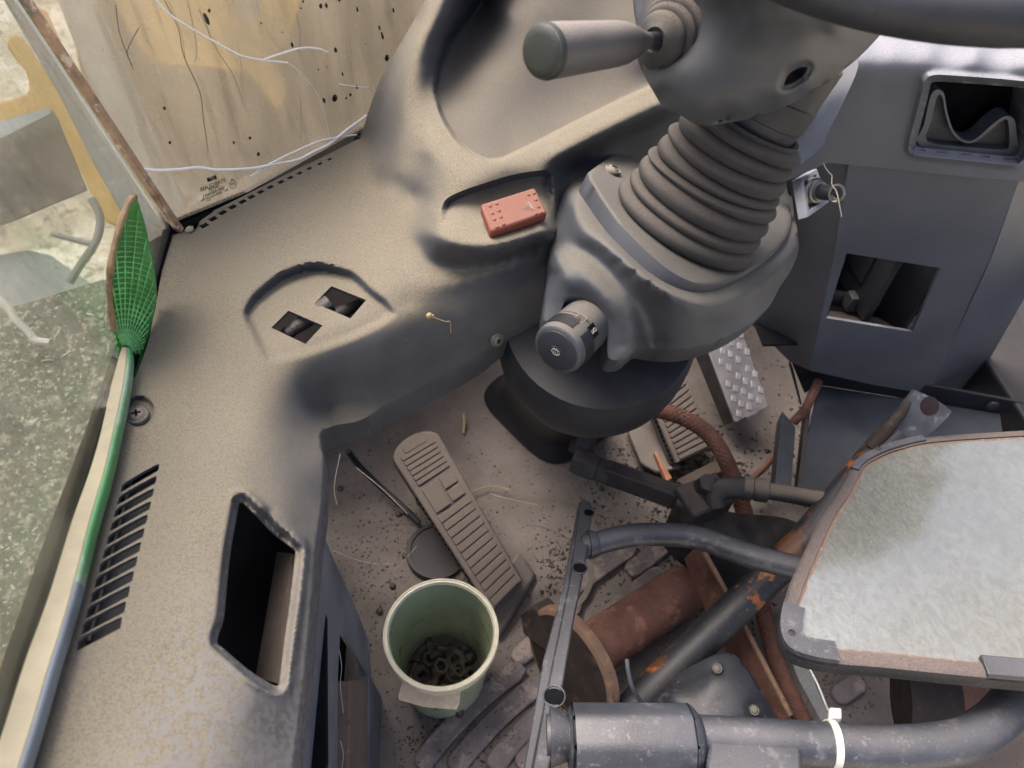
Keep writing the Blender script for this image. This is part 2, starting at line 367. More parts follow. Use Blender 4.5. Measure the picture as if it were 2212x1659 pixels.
m_straw = MAT('dry_straw', lin('#9a8a66'), .9, var=.2)
m_web = MAT('cobweb_fluff', lin('#a9a49c'), .9, var=.1)
m_print = MAT('pale_print', lin('#a2a29c'), .7, var=.05)
m_blk = MAT('black_print', (.01, .01, .012), .6, var=.05)
m_yellow = MAT('dirty_yellow_paint', lin('#c39a2a'), .6, var=.2, vscale=4, dust=lin('#a8977a'), dlo=.4, dhi=1.1, damt=.5, spots=[(lin('#8d7440'), 6, 0.58, .15, .6)])
m_ground = MAT('pale_trampled_ground', lin('#b5ad99'), .95, var=.25, vscale=3, spots=[(lin('#e2ddd0'), 2.5, .48, .1, .9), (lin('#5f574b'), 14, .55, .07, .75), (lin('#8d8473'), 40, .54, .06, .7)], grain=None)
m_plate = MAT('weathered_grey_sheet', lin('#5c534c'), .7, .1, var=.3, vscale=8, spots=[(lin('#4a3c33'), 5, .5, .12, .7), (lin('#8f8a80'), 30, .55, .08, .6), (lin('#3d3530'), 60, .56, .07, .7)])
m_board = MAT('mossy_board', lin('#4f5147'), .85, var=.3, vscale=9, spots=[(lin('#3d4a36'), 9, .48, .12, .85), (lin('#8f8c7c'), 45, .53, .08, .8), (lin('#2c2e27'), 75, .53, .07, .85), (lin('#b5b2a4'), 110, .57, .05, .8)])
m_pillar = MAT('grey_outer_pillar', lin('#7d7f7d'), .6, var=.12, vscale=8, spots=[(lin('#a5a293'), 14, 0.60, .1, .5)])

def glass_mat(name, dirt, lo, hi, lo_c):
    """dusty pane: clear glass seen through a film of dried dirt with run-down streaks and clear patches"""
    b = NB(name); t = b.t
    st = b.noise(26, 5, .6, stretch=(1, 1, .12)); st2 = b.noise(90, 4, .6, stretch=(1, 1, .07)); cl = b.noise(5, 4, .6); sp = b.noise(260, 3, .6)
    f = b.math('ADD', b.math('MULTIPLY', st, .45), b.math('MULTIPLY', cl, .55))
    f = b.ramp(f, .34, .66, lo, hi); f = b.math('ADD', f, b.math('MULTIPLY', b.ramp(st2, .55, .75), .12)); f = b.math('ADD', f, b.math('MULTIPLY', b.ramp(sp, .62, .7), .15), True)
    col = b.mix(b.ramp(b.noise(14, 5, .6, stretch=(1, 1, .2)), .3, .7), [x * lo_c for x in dirt], [min(1, x * 1.2) for x in dirt])
    col = b.mix(b.ramp(st2, .54, .68, 0, .4), col, [x * .4 for x in dirt]); col = b.mix(b.ramp(b.noise(330, 4, .7), .6, .68, 0, .4), col, [min(1, x * 1.7) for x in dirt]); col = b.mix(b.ramp(b.noise(210, 4, .7), .63, .68, 0, .4), col, [x * .25 for x in dirt])
    d = b.n('ShaderNodeBsdfDiffuse'); b.l(col, d.inputs[0]); tr = b.n('ShaderNodeBsdfTranslucent'); b.l(col, tr.inputs[0])
    a = b.n('ShaderNodeMixShader'); a.inputs[0].default_value = .5; b.l(d.outputs[0], a.inputs[1]); b.l(tr.outputs[0], a.inputs[2])
    gl = b.n('ShaderNodeBsdfGlossy'); gl.inputs['Roughness'].default_value = .15
    cl_ = b.n('ShaderNodeBsdfTransparent'); cl_.inputs[0].default_value = (.93, .95, .93, 1)
    fr = b.n('ShaderNodeFresnel'); g = b.n('ShaderNodeMixShader'); b.l(b.math('MULTIPLY', fr.outputs[0], .6), g.inputs[0]); b.l(cl_.outputs[0], g.inputs[1]); b.l(gl.outputs[0], g.inputs[2])
    o = b.n('ShaderNodeMixShader'); b.l(f, o.inputs[0]); b.l(g.outputs[0], o.inputs[1]); b.l(a.outputs[0], o.inputs[2])
    b.l(o.outputs[0], t.nodes['Material Output'].inputs[0]); t.nodes.remove(b.b); return b.m
m_ws = glass_mat('dirty_windscreen_glass', lin('#a79d8d'), .42, .76, .85)
m_side = glass_mat('dirty_side_glass', lin('#85867a'), .05, .22, .5)

def mirror_mat():
    b = NB('dusty_mirror_glass'); t = b.t; p = b.b
    p.inputs['Metallic'].default_value = 1; p.inputs['Base Color'].default_value = (.82, .84, .84, 1); p.inputs['Roughness'].default_value = .12
    c_ = b.mix(b.ramp(b.noise(90, 5, .7, stretch=(1, .45, 1), dist=2), .35, .65), lin('#686964'), lin('#777872')); c_ = b.mix(b.ramp(b.noise(260, 4, .7), .64, .7, 0, .7), c_, lin('#5f564b'))
    d = b.n('ShaderNodeBsdfDiffuse'); b.l(c_, d.inputs[0])
    f = b.math('ADD', b.ramp(b.noise(220, 6, .7, stretch=(1, .45, 1), dist=2), .36, .66, .68, .92), b.math('MULTIPLY', b.ramp(b.noise(4, 3), .4, .65), .12), True)
    o = b.n('ShaderNodeMixShader'); b.l(f, o.inputs[0]); b.l(p.outputs[0], o.inputs[1]); b.l(d.outputs[0], o.inputs[2])
    b.l(o.outputs[0], t.nodes['Material Output'].inputs[0]); return b.m
m_mirror = mirror_mat()

# ------------------------------------------------------------------ main planes of the cab
CORN = Pz(375, 495, .68); WSR = Pz(790, 270, .68); POST = Pz(50, 0, .9)
N_WS = nrm(np.cross(WSR - CORN, POST - CORN)); N_WS *= np.sign(N_WS.dot(CAM - CORN))
LE = Pz(60, 1560, .68); N_SD = nrm(np.cross(LE - CORN, POST - CORN)); N_SD *= np.sign(N_SD.dot(CAM - CORN))

# ------------------------------------------------------------------ dashboard: one moulded shell
A0, A1 = Pz(640, 782, .664), Pz(1000, 652, .664)
N_AP = nrm(np.cross(A1 - A0, (0, .12, 1))); N_AP *= np.sign(N_AP.dot(CAM - A0))
def Z3(*l): return [(x, y, Dz(x, y, z)) for x, y, z in l]
def PL(p, n, off, *l): return [(x, y, Dp(x, y, np.array(p) + np.array(n) * off, n)) for x, y in l]
dash_out = cr([(-30, 1800), (55, 1620), (108, 1450), (168, 1250), (213, 1080), (240, 960), (252, 905), (264, 872), (286, 830), (318, 745), (336, 660), (353, 570), (369, 515)], 3) + \
    cr([(380, 494), (395, 483), (423, 473), (500, 436), (570, 401), (640, 366), (711, 332), (770, 302)], 2)[0:] + \
    cr([(778, 300), (784, 280), (793, 250), (813, 193), (830, 155), (850, 118), (894, 44), (918, 0), (945, -50), (975, -110)], 3) + \
    [(1250, -125), (1560, -120), (1700, -40), (1740, 60), (1735, 160), (1700, 240), (1640, 300), (1560, 330), (1420, 350), (1300, 400), (1215, 470)] + \
    cr([(1199, 500), (1192, 540), (1182, 600), (1176, 650), (1170, 686), (1161, 690), (1087, 728), (1036, 768), (935, 825), (843, 872), (799, 898), (765, 912), (731, 917), (706, 925), (693, 936), (693, 960), (699, 990), (697, 1055), (694, 1097), (688, 1140), (680, 1199), (672, 1300), (659, 1436), (643, 1571), (632, 1659), (615, 1800)], 3)
c_dash = Z3((400, 530, .68), (520, 470, .68), (640, 420, .68), (740, 380, .68), (600, 520, .68), (480, 560, .68), (700, 480, .68), (400, 660, .68), (380, 760, .68), (450, 640, .68), (320, 860, .68), (340, 960, .68), (270, 1000, .68), (240, 1150, .68), (330, 1130, .68), (180, 1330, .68), (280, 1330, .68), (120, 1520, .68), (220, 1520, .68), (60, 1700, .68), (200, 1720, .68), (-10, 1780, .68), (400, 1050, .677), (380, 1250, .677), (330, 1480, .677), (320, 1700, .677),
            (460, 880, .678), (520, 820, .676), (580, 560, .68), (700, 555, .68), (770, 575, .68), (820, 615, .68),
            (600, 700, .676), (700, 650, .676), (740, 700, .672), (640, 765, .668), (560, 740, .675), (800, 680, .672),
            (560, 900, .672), (600, 960, .66), (640, 1010, .645), (690, 1080, .62), (690, 1000, .624), (520, 1000, .674), (470, 1150, .675), (450, 1300, .674), (430, 1450, .672), (560, 1060, .665),
            (600, 1120, .655), (660, 1200, .63), (650, 1400, .625), (620, 1600, .622), (610, 1750, .62), (540, 1520, .655), (500, 1640, .655), (480, 1760, .655), (420, 1600, .668), (585, 1500, .642), (690, 950, .618),
            (880, 668, .668), (1000, 582, .682))
def LN(*pts, st=24):
    """a guide line: heights interpolated smoothly along it"""
    q = cr(pts, 8); o = [q[0]]
    for p in q[1:]:
        if np.hypot(*(p[:2] - o[-1][:2])) >= st: o.append(p)
    return Z3(*[tuple(p) for p in o])
c_dash += LN((855, 545, .6845), (880, 600, .6815), (960, 607, .679), (1050, 588, .679), (1120, 566, .680), (1172, 540, .683))      # valley
c_dash += LN((880, 660, .669), (960, 640, .668), (1050, 610, .670), (1130, 580, .673), (1172, 560, .675))          # apron lip
c_dash += LN((935, 565, .689), (1000, 577, .684), (1080, 562, .685), (1180, 530, .689))                           # foot of pod front
c_dash += LN((945, 512, .718), (975, 528, .721), (1040, 540, .721), (1110, 528, .721), (1192, 498, .722))         # shelf front edge
c_dash += LN((990, 500, .7265), (1080, 505, .726), (1180, 470, .7265)) + LN((1000, 445, .733), (1090, 412, .735), (1175, 392, .736))
c_dash += LN((975, -110, .850), (945, -50, .836), (918, 0, .821), (894, 44, .803), (850, 118, .775), (830, 155, .759), (813, 193, .743), (793, 250, .717), (784, 281, .703), (776, 302, .692))   # silhouette
c_dash += LN((1005, -100, .857), (975, -50, .843), (950, 0, .829), (925, 50, .814), (900, 105, .797), (880, 200, .768), (870, 300, .739), (864, 380, .717))  + LN((838, 425, .6985), (842, 470, .692), (852, 515, .687), (875, 562, .6842), (905, 592, .6822))    # crest
c_dash += LN((1022, -60, .842), (987, 0, .820), (963, 50, .8055), (938, 110, .788), (914, 200, .7675), (905, 300, .7475), (906, 375, .729)) + Z3((893, 425, .7095), (893, 475, .702), (907, 530, .694))   # viewer's side of the corner
c_dash += LN((1010, -20, .812), (990, 20, .804), (958, 80, .790), (940, 135, .776), (934, 190, .765), (939, 230, .760), (950, 262, .757), (970, 296, .755), (1000, 330, .7535), (1030, 350, .753), (1057, 358, .7525), (1090, 356, .7525), (1200, 304, .7535), (1345, 231, .757), (1420, 196, .758), (1520, 145, .760), (1640, 80, .764))  # rim inside
c_dash += LN((945, 300, .755), (962, 345, .751), (989, 380, .7475), (1020, 394, .7465), (1050, 386, .747), (1110, 366, .749), (1186, 345, .750), (1280, 300, .751), (1380, 250, .754), (1460, 210, .756), (1560, 165, .758), (1660, 110, .762))  # rim outside
c_dash += LN((924, 325, .7475), (926, 390, .7315), (935, 440, .7235), (938, 490, .717)) + Z3((810, 400, .690), (780, 440, .682), (790, 500, .682), (770, 360, .684))
c_dash += Z3((1100, 325, .752), (1250, 240, .755), (1000, 280, .759), (1050, 160, .780), (1200, 160, .774), (1100, 30, .812), (1300, 30, .806), (1400, 130, .780), (1100, -80, .840), (1350, -90, .838), (1550, -60, .83), (1500, 60, .796))
c_dash += LN((1212, 385, .722), (1222, 360, .728), (1300, 318, .730), (1400, 268, .732), (1500, 225, .735), (1620, 165, .74)) + LN((1208, 480, .692), (1218, 440, .698), (1275, 385, .703), (1385, 322, .706), (1520, 290, .705), (1640, 250, .71))
c_dash += PL(A0, N_AP, 0, (700, 800), (800, 760), (900, 720), (1000, 690), (1100, 650), (1160, 620), (760, 880), (850, 840), (950, 790), (1050, 740), (1150, 680), (720, 880))
pocket = cr([(526, 672), (540, 645), (558, 626), (609, 588), (677, 568), (745, 581), (772, 594), (809, 628), (836, 648), (852, 668), (855, 680), (826, 703), (765, 733), (731, 746), (677, 764), (619, 780), (588, 784), (572, 777), (556, 750), (540, 716), (529, 694)], 4, True)
dish = cr([(1029, -20), (982, 44), (955, 80), (941, 135), (936, 190), (941, 220), (955, 257), (975, 291), (1002, 322), (1029, 340), (1057, 350), (1087, 347)], 4) + [(1138, 323), (1239, 271), (1341, 220), (1409, 190), (1500, 145), (1640, 60), (1600, -110), (1100, -110)]
hole_col = cr([(514, 1088), (519, 1083), (526, 1086), (562, 1122), (589, 1150), (630, 1182), (637, 1190), (637, 1204), (626, 1300), (612, 1402), (604, 1470), (600, 1480), (589, 1479), (548, 1455), (514, 1428), (484, 1402), (468, 1388), (469, 1368), (481, 1334), (489, 1250), (497, 1182), (506, 1131)], 3, True)
sw1 = [(586, 708), (623, 671), (697, 703), (660, 743)]; sw2 = [(680, 655), (716, 618), (791, 648), (757, 688)]
slots = []
for i in range(12):
    xl, yl = 264 - 7 * i - .147 * i * i, 1050 + 26.5 * i + .39 * i * i; xr, yr = xl + 78 + 1.25 * i, yl - 38 - .3 * i; h = 9.0 + .4 * i; dx = 5
    slots.append(cr([(xl + dx + 3, yl - h), (xr - 6, yr - h + 1.5), (xr + 2, yr - h + 3), (xr - 1, yr + h * .5), (xr - 8, yr + h), (xl + 3, yl + h + 1), (xl - 3, yl + h + 1), (xl - 1, yl + h * .3)], 2, True))
# defroster slots along the windscreen edge
dslots = []
for i, (x, y) in enumerate(((440, 485), (459, 470.5), (480, 457), (501, 445), (523, 433.5), (542, 423), (562, 412.5), (583, 402), (606, 391), (626, 381.5), (646, 372), (667, 362), (690, 351.5), (711, 342))):
    c = np.array((x + 1., y + 2.)); k = 1 - i / 26; a_, b_ = np.array((7.4, -4.0)) * k, np.array((4.6, 2.5)) * k
    dslots.append([c - a_ - b_, c + a_ - b_, c + a_ + b_, c - a_ + b_])
shelf = cr([(963, 437), (989, 420), (1036, 403), (1104, 382), (1165, 372), (1186, 374), (1192, 406), (1199, 474), (1193, 489), (1138, 512), (1070, 529), (1036, 531), (989, 524), (962, 512), (952, 491), (955, 467)], 3, True)
def f_dash(Xp, Yp):
    dp = sdf(pocket, Xp, Yp)
    depth = np.clip(.014 - .012 * ((Yp - 590) - (Xp - 690) * -.25) / 190, 0.0, .016)
    o = depth * sst(4, -20, dp)
    dd = sdf(dish, Xp, Yp); o = o + (.012 + .004 * sst(250, 0, Yp) * sst(1250, 950, Xp)) * sst(1, -8 - 20 * sst(250, 0, Yp), dd)
    dh = sdf(hole_col, Xp, Yp); o = o + .007 * sst(17, 1, dh) - .0045 * np.exp(-((dh - 21) / 8) ** 2) * sst(470, 560, Xp)
    o = o + .010 * np.exp(-(dline([(575, 1118), (612, 1160)], Xp, Yp) / 16) ** 2)
    for (sx, sy, r) in ((296, 901, 30), (405, 496, 18)):      # dished seats of the fixing screws
        rr_ = np.hypot(Xp - sx - 6, (Yp - sy + 10) * .9); o = o + .006 * sst(r * 1.15, r * .75, rr_)
    o = o + .003 * sst(26, 8, dline([(235, 1010), (170, 1260), (60, 1640), (20, 1780)], Xp, Yp))
    o = o + .0035 * sst(10, 0, sdf(dash_out, Xp, Yp) + 13) * (Xp < 700) * (Yp > 490) * 0
    # shelf of the hazard switch: sunk behind a lip
    ds = sdf(shelf, Xp, Yp); o = o + .008 * sst(4, -9, ds) * sst(510, 420, Yp + .12 * (Xp - 1000))
    return o + .0004 * np.sin(Xp * .021 + 1) * np.cos(Yp * .017)
dash = thing('dashboard', 'large dust covered grey moulded dashboard running along the windscreen and left window', 'dashboard', (0, .5, .55))
g = relief(dash_out, c_dash, 5.6, f_dash, [hole_col, sw1, sw2] + slots + dslots, skirt=(0, .004, -.035), hskirt=(0, 0, -.003), hstep=5, reg=1.5e-6,
           lines=[([p for p in off2(dish, 1) if p[1] > -60 and p[0] < 1560], False), ([p for p in off2(dish, -8) if p[1] > -60 and p[0] < 1540], False), (off2(pocket, 4), True), (off2(pocket, -9), True), (off2(shelf, 4), True), (off2(shelf, -9), True)])
sh = mk('shell', g, m_dash, dash, ang=50)
sh.data.materials.append(MAT('dish_shade_plastic', (.05, .05, .055), .6, dust=lin('#5f584d'), dlo=.3, dhi=1.0, damt=.85, dnoise=.4, grain=(1300, .4)))
_c = np.array([np.mean([sh.data.vertices[i].co for i in p.vertices], 0) for p in sh.data.polygons]) + WL[sh.name] - CAM
_l = (R.T @ _c.T).T; _x, _y = -_l[:, 0] / _l[:, 2] * F + CX, _l[:, 1] / _l[:, 2] * F + CY
for p, q in zip(sh.data.polygons, sdf(off2(dish, -8), _x, _y) < 0): p.material_index = int(q)      # pod dish floor: darker dust colour paints the shade of its tilt
# --- fittings of the dashboard
def screw(name, c, n, r, parent, mat=None, cross=True, rot=0.3):
    n = nrm(n); u, v, _ = frame(n); c = np.array(c, float)
    o = mk(name, lathe(c - n * r * .25, n, [(0, r), (r * .42, r), (r * .52, r * .9), (r * .50, r * .8), (r * .42, r * .74), (r * .44, r * .7), (r * .62, r * .62), (r * .74, r * .35), (r * .76, .01 * r)], 24), mat or m_screw, parent, ang=50)
    if cross:
        u2 = u * math.cos(rot) + v * math.sin(rot); v2 = np.cross(n, u2); t = c + n * r * .47
        mk('slot_shade', J(box(t, u2 * r * .38, v2 * r * .1, n * r * .05), box(t, u2 * r * .1, v2 * r * .38, n * r * .055)), m_dark, o)  # flush black cross paints the shade of a sunk recess
    return o
screw('screw', Pz(297, 899, .678), (.05, 0, 1), .0088, dash)
screw('screw', Pz(406, 494, .678), (0, 0, 1), .0052, dash, mat=m_tan, cross=False)
screw('screw', Pp(1071, 732, A0, N_AP) + N_AP * .002, N_AP + np.array((.25, -.1, .2)), .0073, dash)
q00, q10, q11, q01 = Pz(1038, 441, .7435), Pz(1155, 404, .7465), Pz(1183, 459, .7395), Pz(1060, 500, .7365)
qn = nrm(np.cross(q10 - q00, q00 - q01)); qn *= np.sign(qn[2])
rk = mk('hazard_switch', prism([q00, q10, q11, q01], -qn * .012), m_red, dash, bevel=.0022, label='faded red rocker switch with raised dots and a triangle')
def qp(x, y):       # a point of the rocker's face under photograph tile coordinates
    X_, Y_ = 731.6 + x * .3385, y * .3385; return Pp(X_, Y_, q00, qn)
mk('raised_dots', J(*[dome(qp(x, y) + qn * .0001, qn, .0018, .0009, 10, 3) for x, y in ((965, 1315), (1007, 1300), (980, 1360), (1022, 1345), (993, 1400), (1036, 1385), (1008, 1447), (1050, 1430), (1212, 1243), (1245, 1234), (1258, 1275), (1275, 1320), (1257, 1363), (1290, 1355))]), m_red, rk, kind='stuff')
def tri(s, r):
    c = qp(1215, 1322); a = nrm(qp(1215, 1280) - c); b = np.cross(a, qn); P = [c + (a * math.cos(t) + b * math.sin(t)) * s + qn * .0003 for t in (0, 2.094, 4.189)]
    return tube(P + [P[0]], r, 6)
mk('warning_triangle', J(tri(.0058, .00028), tri(.0030, .00028)), m_print, rk)
mk('connector', J(lathe(Pz(1085 * .3385 + 0 + 250, 705 + 18, .648), (.9, .6, .3), [(-.02, .0055), (0, .0055), (.001, .0065), (.006, .0065), (.007, .0058), (.03, .0085), (.05, .0085)], 20)), m_oily, dash, label='ribbed grey plug inside the lower switch hole')
mk('connector', lathe(Pz(745, 672, .640), (.9, .5, .1), [(-.012, .008), (.0, .008), (.004, .006), (.03, .006)], 16), m_oily, dash)
# black sheet added as shade below openings, felt on the inside of the column
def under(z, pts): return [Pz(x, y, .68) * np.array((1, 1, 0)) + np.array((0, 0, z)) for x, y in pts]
mk('shade_sheet', prism(under(.53, [(300, 900), (420, 620), (560, 560), (760, 590), (790, 660), (540, 760), (520, 900), (640, 1090), (630, 1500), (570, 1780), (30, 1780), (160, 1300)]), (0, 0, -.012)), m_dark, dash)
fq = [Pz(632, 1196, .606), Pz(604, 1478, .604), Pz(552, 1462, .565), Pz(598, 1192, .57)]
mk('felt_lining', prism(fq, (.006, 0, -.004)), m_felt, dash, label='brown felt lining seen through the cut out')
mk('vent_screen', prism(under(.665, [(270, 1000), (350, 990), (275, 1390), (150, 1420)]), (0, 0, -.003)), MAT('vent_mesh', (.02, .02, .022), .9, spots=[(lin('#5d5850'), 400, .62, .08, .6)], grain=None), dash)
mk('vent_rib', tube([Pz(283, 1040, .668), Pz(240, 1200, .668), Pz(192, 1385, .668)], .0012, 8), m_dash, dash)
# bright right end of the dashboard beyond the column
ge = relief(cr([(1690, 240), (1744, 196), (1800, 160), (1849, 130), (1852, 150), (1836, 190), (1812, 240), (1787, 290), (1778, 315), (1740, 347), (1700, 370), (1670, 330)], 3),
            [(1690, 250, .71), (1745, 205, .71), (1800, 168, .715), (1845, 135, .73), (1845, 150, .722), (1820, 195, .705), (1795, 250, .702), (1780, 300, .706), (1740, 330, .706), (1700, 340, .70), (1740, 260, .698), (1700, 290, .698), (1790, 200, .703)], 8, skirt=(.0, .05, -.02))
mk('end_cap', ge, m_dash2, dash, label='pale worn right end of the dashboard')

# ------------------------------------------------------------------ steering column
BB, BT = Pd(1482, 484, .712), Pd(1619, 268, .650); AX = nrm(BT - BB)
col = thing('steering_column', 'dark grey steering column with ribbed rubber gaiter, gear lever and steering wheel', 'steering column', Pz(1175, 960, 0))
Lb = np.linalg.norm(BT - BB)
NR = 8; gu, gv, _ = frame(AX); V, Fc = [], []; nseg, per = 72, 10; rows_ = NR * per + 1
rg = np.random.default_rng(4); cut = np.cumsum([0] + list(rg.uniform(.82, 1.2, NR))); cut /= cut[-1]; tl = rg.uniform(-.0022, .0022, (NR + 1, 2)); wb = rg.uniform(-1, 1, (NR, 3))
for i in range(rows_):
    k = min(i // per, NR - 1); fph = i / per - k; t = cut[k] + (cut[k + 1] - cut[k]) * fph
    for j in range(nseg):
        a = 2 * math.pi * j / nseg; tt = t + (tl[k] * (1 - fph) + tl[min(k + 1, NR)] * fph).dot((math.cos(a), math.sin(a))) / Lb * 1.6 * math.sin(math.pi * t)
        base = .0718 + (.0520 - .0718) * (t ** .9); bul = math.sin(math.pi * fph) ** .55
        r = base - .0058 + bul * (.0075 + .0012 * wb[k, 0] + .0007 * math.sin(2 * a + 6 * wb[k, 1]) + .0005 * math.sin(5 * a + 9 * wb[k, 2])) + .0012 * math.sin(3 * a + 1) * (1 - t)
        V.append(BB + AX * (tt * Lb * 1.02 - .003) + (gu * math.cos(a) + gv * math.sin(a)) * r)
for r, t in ((.047, Lb * 1.035), (.043, Lb * 1.03), (.041, Lb * .93)):
    for j in range(nseg):
        a = 2 * math.pi * j / nseg; V.append(BB + AX * t + (gu * math.cos(a) + gv * math.sin(a)) * r)
for i in range(rows_ + 2):
    for j in range(nseg): Fc.append([i * nseg + j, i * nseg + (j + 1) % nseg, (i + 1) * nseg + (j + 1) % nseg, (i + 1) * nseg + j])
mk('gaiter', (V, Fc), m_boot, col, ang=75)
mk('inner_tube', lathe(BB + AX * Lb * .7, AX, [(0, .0405), (Lb * .3, .0405), (Lb * .42, .0418), (Lb * .43, .0432), (Lb * .62, .0440), (Lb * .63, .0425), (Lb * .95, .0425)], 48), m_black, col)
# plate and cowl round the gaiter
PLp = BB - AX * .004
def PLC(off, *l): return PL(PLp, AX, off, *l)
plate_o = [(1269, 374), (1272, 388)] + cr([(1299, 432), (1335, 483), (1385, 536), (1435, 581), (1485, 610), (1528, 618), (1574, 608), (1634, 576), (1684, 534), (1704, 500), (1708, 450), (1690, 380), (1640, 310), (1560, 250), (1440, 252)], 4) + [(1410, 268), (1340, 322), (1300, 351)]
def f_plate(Xp, Yp):
    d = sdf(plate_o, Xp, Yp); return .0042 * np.clip(1 + (d - 1) / 9, 0, 1) ** 2
mk('gaiter_plate', relief(plate_o, PLC(0, (1275, 385), (1330, 420), (1400, 500), (1470, 555), (1560, 580), (1640, 550), (1690, 480), (1690, 400), (1480, 480), (1400, 320), (1560, 270)), 5.6, f_plate, skirt=AX * -.022, lines=[(off2(plate_o, -9), True), (off2(plate_o, -4.5), True)]), m_cowl, col, ang=60)
def PLV(offs, pts, n=6):
    q = cr([(*p, o) for p, o in zip(pts, offs)], n); return [PLC(p[2], (p[0], p[1]))[0] for p in q]
def PV(ref, l, push=0):
    """on the upright plane through a reference point, square to the sight line"""
    o = []
    for (x, y), r in zip(l, ref):
        P0 = Pd(r[0], r[1], r[2]); h = ray(x, y); h = nrm((h[0], h[1], 0)); o.append((x, y, Dp(x, y, P0 - h * push, h)))
    return o
cowl_out = cr([(1200, 440), (1225, 400), (1262, 360), (1340, 318), (1440, 262), (1560, 245), (1660, 300), (1708, 400)], 3) + cr([(1716, 470), (1724, 505), (1725, 540), (1710, 582), (1690, 612), (1680, 628), (1662, 662), (1625, 698), (1580, 724), (1530, 744), (1480, 755), (1425, 754), (1388, 748), (1372, 757), (1355, 772), (1334, 778), (1316, 774), (1312, 755), (1312, 722), (1302, 686), (1286, 660), (1262, 646), (1236, 643), (1218, 654), (1206, 688), (1190, 694), (1173, 690), (1178, 640), (1184, 590), (1190, 520)], 3)
c_cowl = PLV([-.020, -.018, -.015, -.013, -.011, -.009, -.008, -.007, -.006, -.006, -.006], [(1252, 425), (1276, 470), (1335, 530), (1395, 586), (1448, 618), (1501, 636), (1540, 640), (1590, 626), (1640, 594), (1690, 552), (1712, 512)])
c_cowl += PLV([-.022, -.020, -.016, -.014, -.012, -.0105, -.010, -.009, -.008, -.008, -.008], [(1243, 452), (1266, 490), (1318, 540), (1378, 592), (1444, 634), (1502, 654), (1545, 657), (1600, 643), (1655, 606), (1707, 556), (1722, 514)])
L3 = PLV([-.0245, -.0202, -.0178, -.0172, -.017, -.016, -.0155, -.015], [(1289, 532), (1335, 564), (1402, 614), (1468, 658), (1534, 678), (1600, 664), (1667, 617), (1722, 556)], 2); c_cowl += L3
c_cowl += PLC(-.020, (1300, 395), (1400, 480), (1500, 520), (1600, 500), (1680, 420), (1400, 320), (1560, 280))
c_cowl += PLC(-.020, (1300, 395), (1400, 480), (1500, 520), (1600, 500), (1680, 420), (1400, 320), (1560, 280))
for f_, ps in ((.33, -.002), (.66, -.004), (.92, -.005)):
    for r_, o_ in zip(L3[4::1], cr([(1408, 752), (1474, 755), (1543, 739), (1616, 703), (1678, 632), (1722, 560)], 2)):
        if r_[0] < 1700: c_cowl += PV([r_], [(r_[0] + f_ * (o_[0] - r_[0]), r_[1] + f_ * (o_[1] - r_[1]))], ps)
c_cowl += LN((1212, 450, .705), (1205, 500, .703), (1196, 545, .700))
c_cowl += LN((1200, 546, .706), (1232, 540, .7125), (1262, 544, .7155), (1310, 580, .7135), (1354, 630, .706), (1383, 670, .692), (1393, 714, .673))                      # hollow
c_cowl += LN((1200, 578, .703), (1222, 570, .711), (1246, 570, .7155), (1272, 580, .716), (1302, 604, .712), (1338, 648, .702), (1362, 692, .688), (1368, 732, .673), (1354, 766, .660))      # crest of the knob housing
c_cowl += LN((1218, 600, .706), (1246, 598, .711), (1278, 616, .710), (1316, 658, .700), (1346, 700, .684), (1345, 755, .662))
c_cowl += LN((1215, 640, .690), (1236, 636, .694), (1264, 640, .696), (1292, 662, .692), (1308, 690, .683), (1318, 724, .672), (1318, 768, .657)) + LN((1190, 590, .690), (1186, 630, .682), (1180, 685, .668))
mk('cowl', relief(cowl_out, c_cowl, 5.6, None, reg=2e-5, lines=[([p[:2] for p in L3], False), ([(p[0] - 5, p[1] + 6) for p in L3], False)], skirt=(0, .012, -.03)), m_cowl, col, ang=60)
screw('screw', Pp(1322, 371, PLp, AX) + AX * .0015, AX, .0085, col)
# wiper and wash knob below the cowl
KE, KR = Pd(1203, 757, .652), Pd(1300, 668, .705); KA = nrm(KR - KE); KL = np.linalg.norm(KR - KE); ku, kv, _ = frame(KA)
kn = mk('wiper_knob', lathe(KE, KA, [(0, .0195), (.0, .0215), (.0015, .0235), (.005, .0243), (.024, .0246), (.0265, .0246), (.027, .0233), (.0282, .0233), (.0287, .0242), (KL + .02, .0242)], 48), m_cowl, col, label='round ribbed knob with an OFF window and a wash symbol')
mk('cap', lathe(KE - KA * .0018, KA, [(0, .0001), (0, .0172), (.0008, .0196), (.0035, .0202), (.006, .0202)], 40), m_black, kn)
def kpt(x, y, r=.0246):       # where the sight line through zoom coordinates meets the knob's side
    X_, Y_ = 1123.3 + x * .1389, 604.8 + y * .1389; o = CAM; d = nrm(ray(X_, Y_)); w_ = o - KE
    dd, ww = d - KA * d.dot(KA), w_ - KA * w_.dot(KA); A_, B_, C_ = dd.dot(dd), dd.dot(ww), ww.dot(ww) - r * r
    t = (-B_ - math.sqrt(max(0, B_ * B_ - A_ * C_))) / A_; p = o + d * t; rad_ = w_ + d * t; rad_ = nrm(rad_ - KA * rad_.dot(KA)); return p, rad_
kp = kpt(600, 800)[1]; base_a = math.atan2(kp.dot(kv), kp.dot(ku)); ribs = []
for i in range(-14, 26):
    a = base_a + i * .075
    if 3 < i < 9: continue
    rd = ku * math.cos(a) + kv * math.sin(a); ribs.append(box(KE + KA * .0155 + rd * .0247, KA * .0075, np.cross(KA, rd) * .00042, rd * .0006))
mk('groove_shade', J(*ribs), m_black, kn, kind='stuff')  # black strips paint the shade in the grooves between the ribs
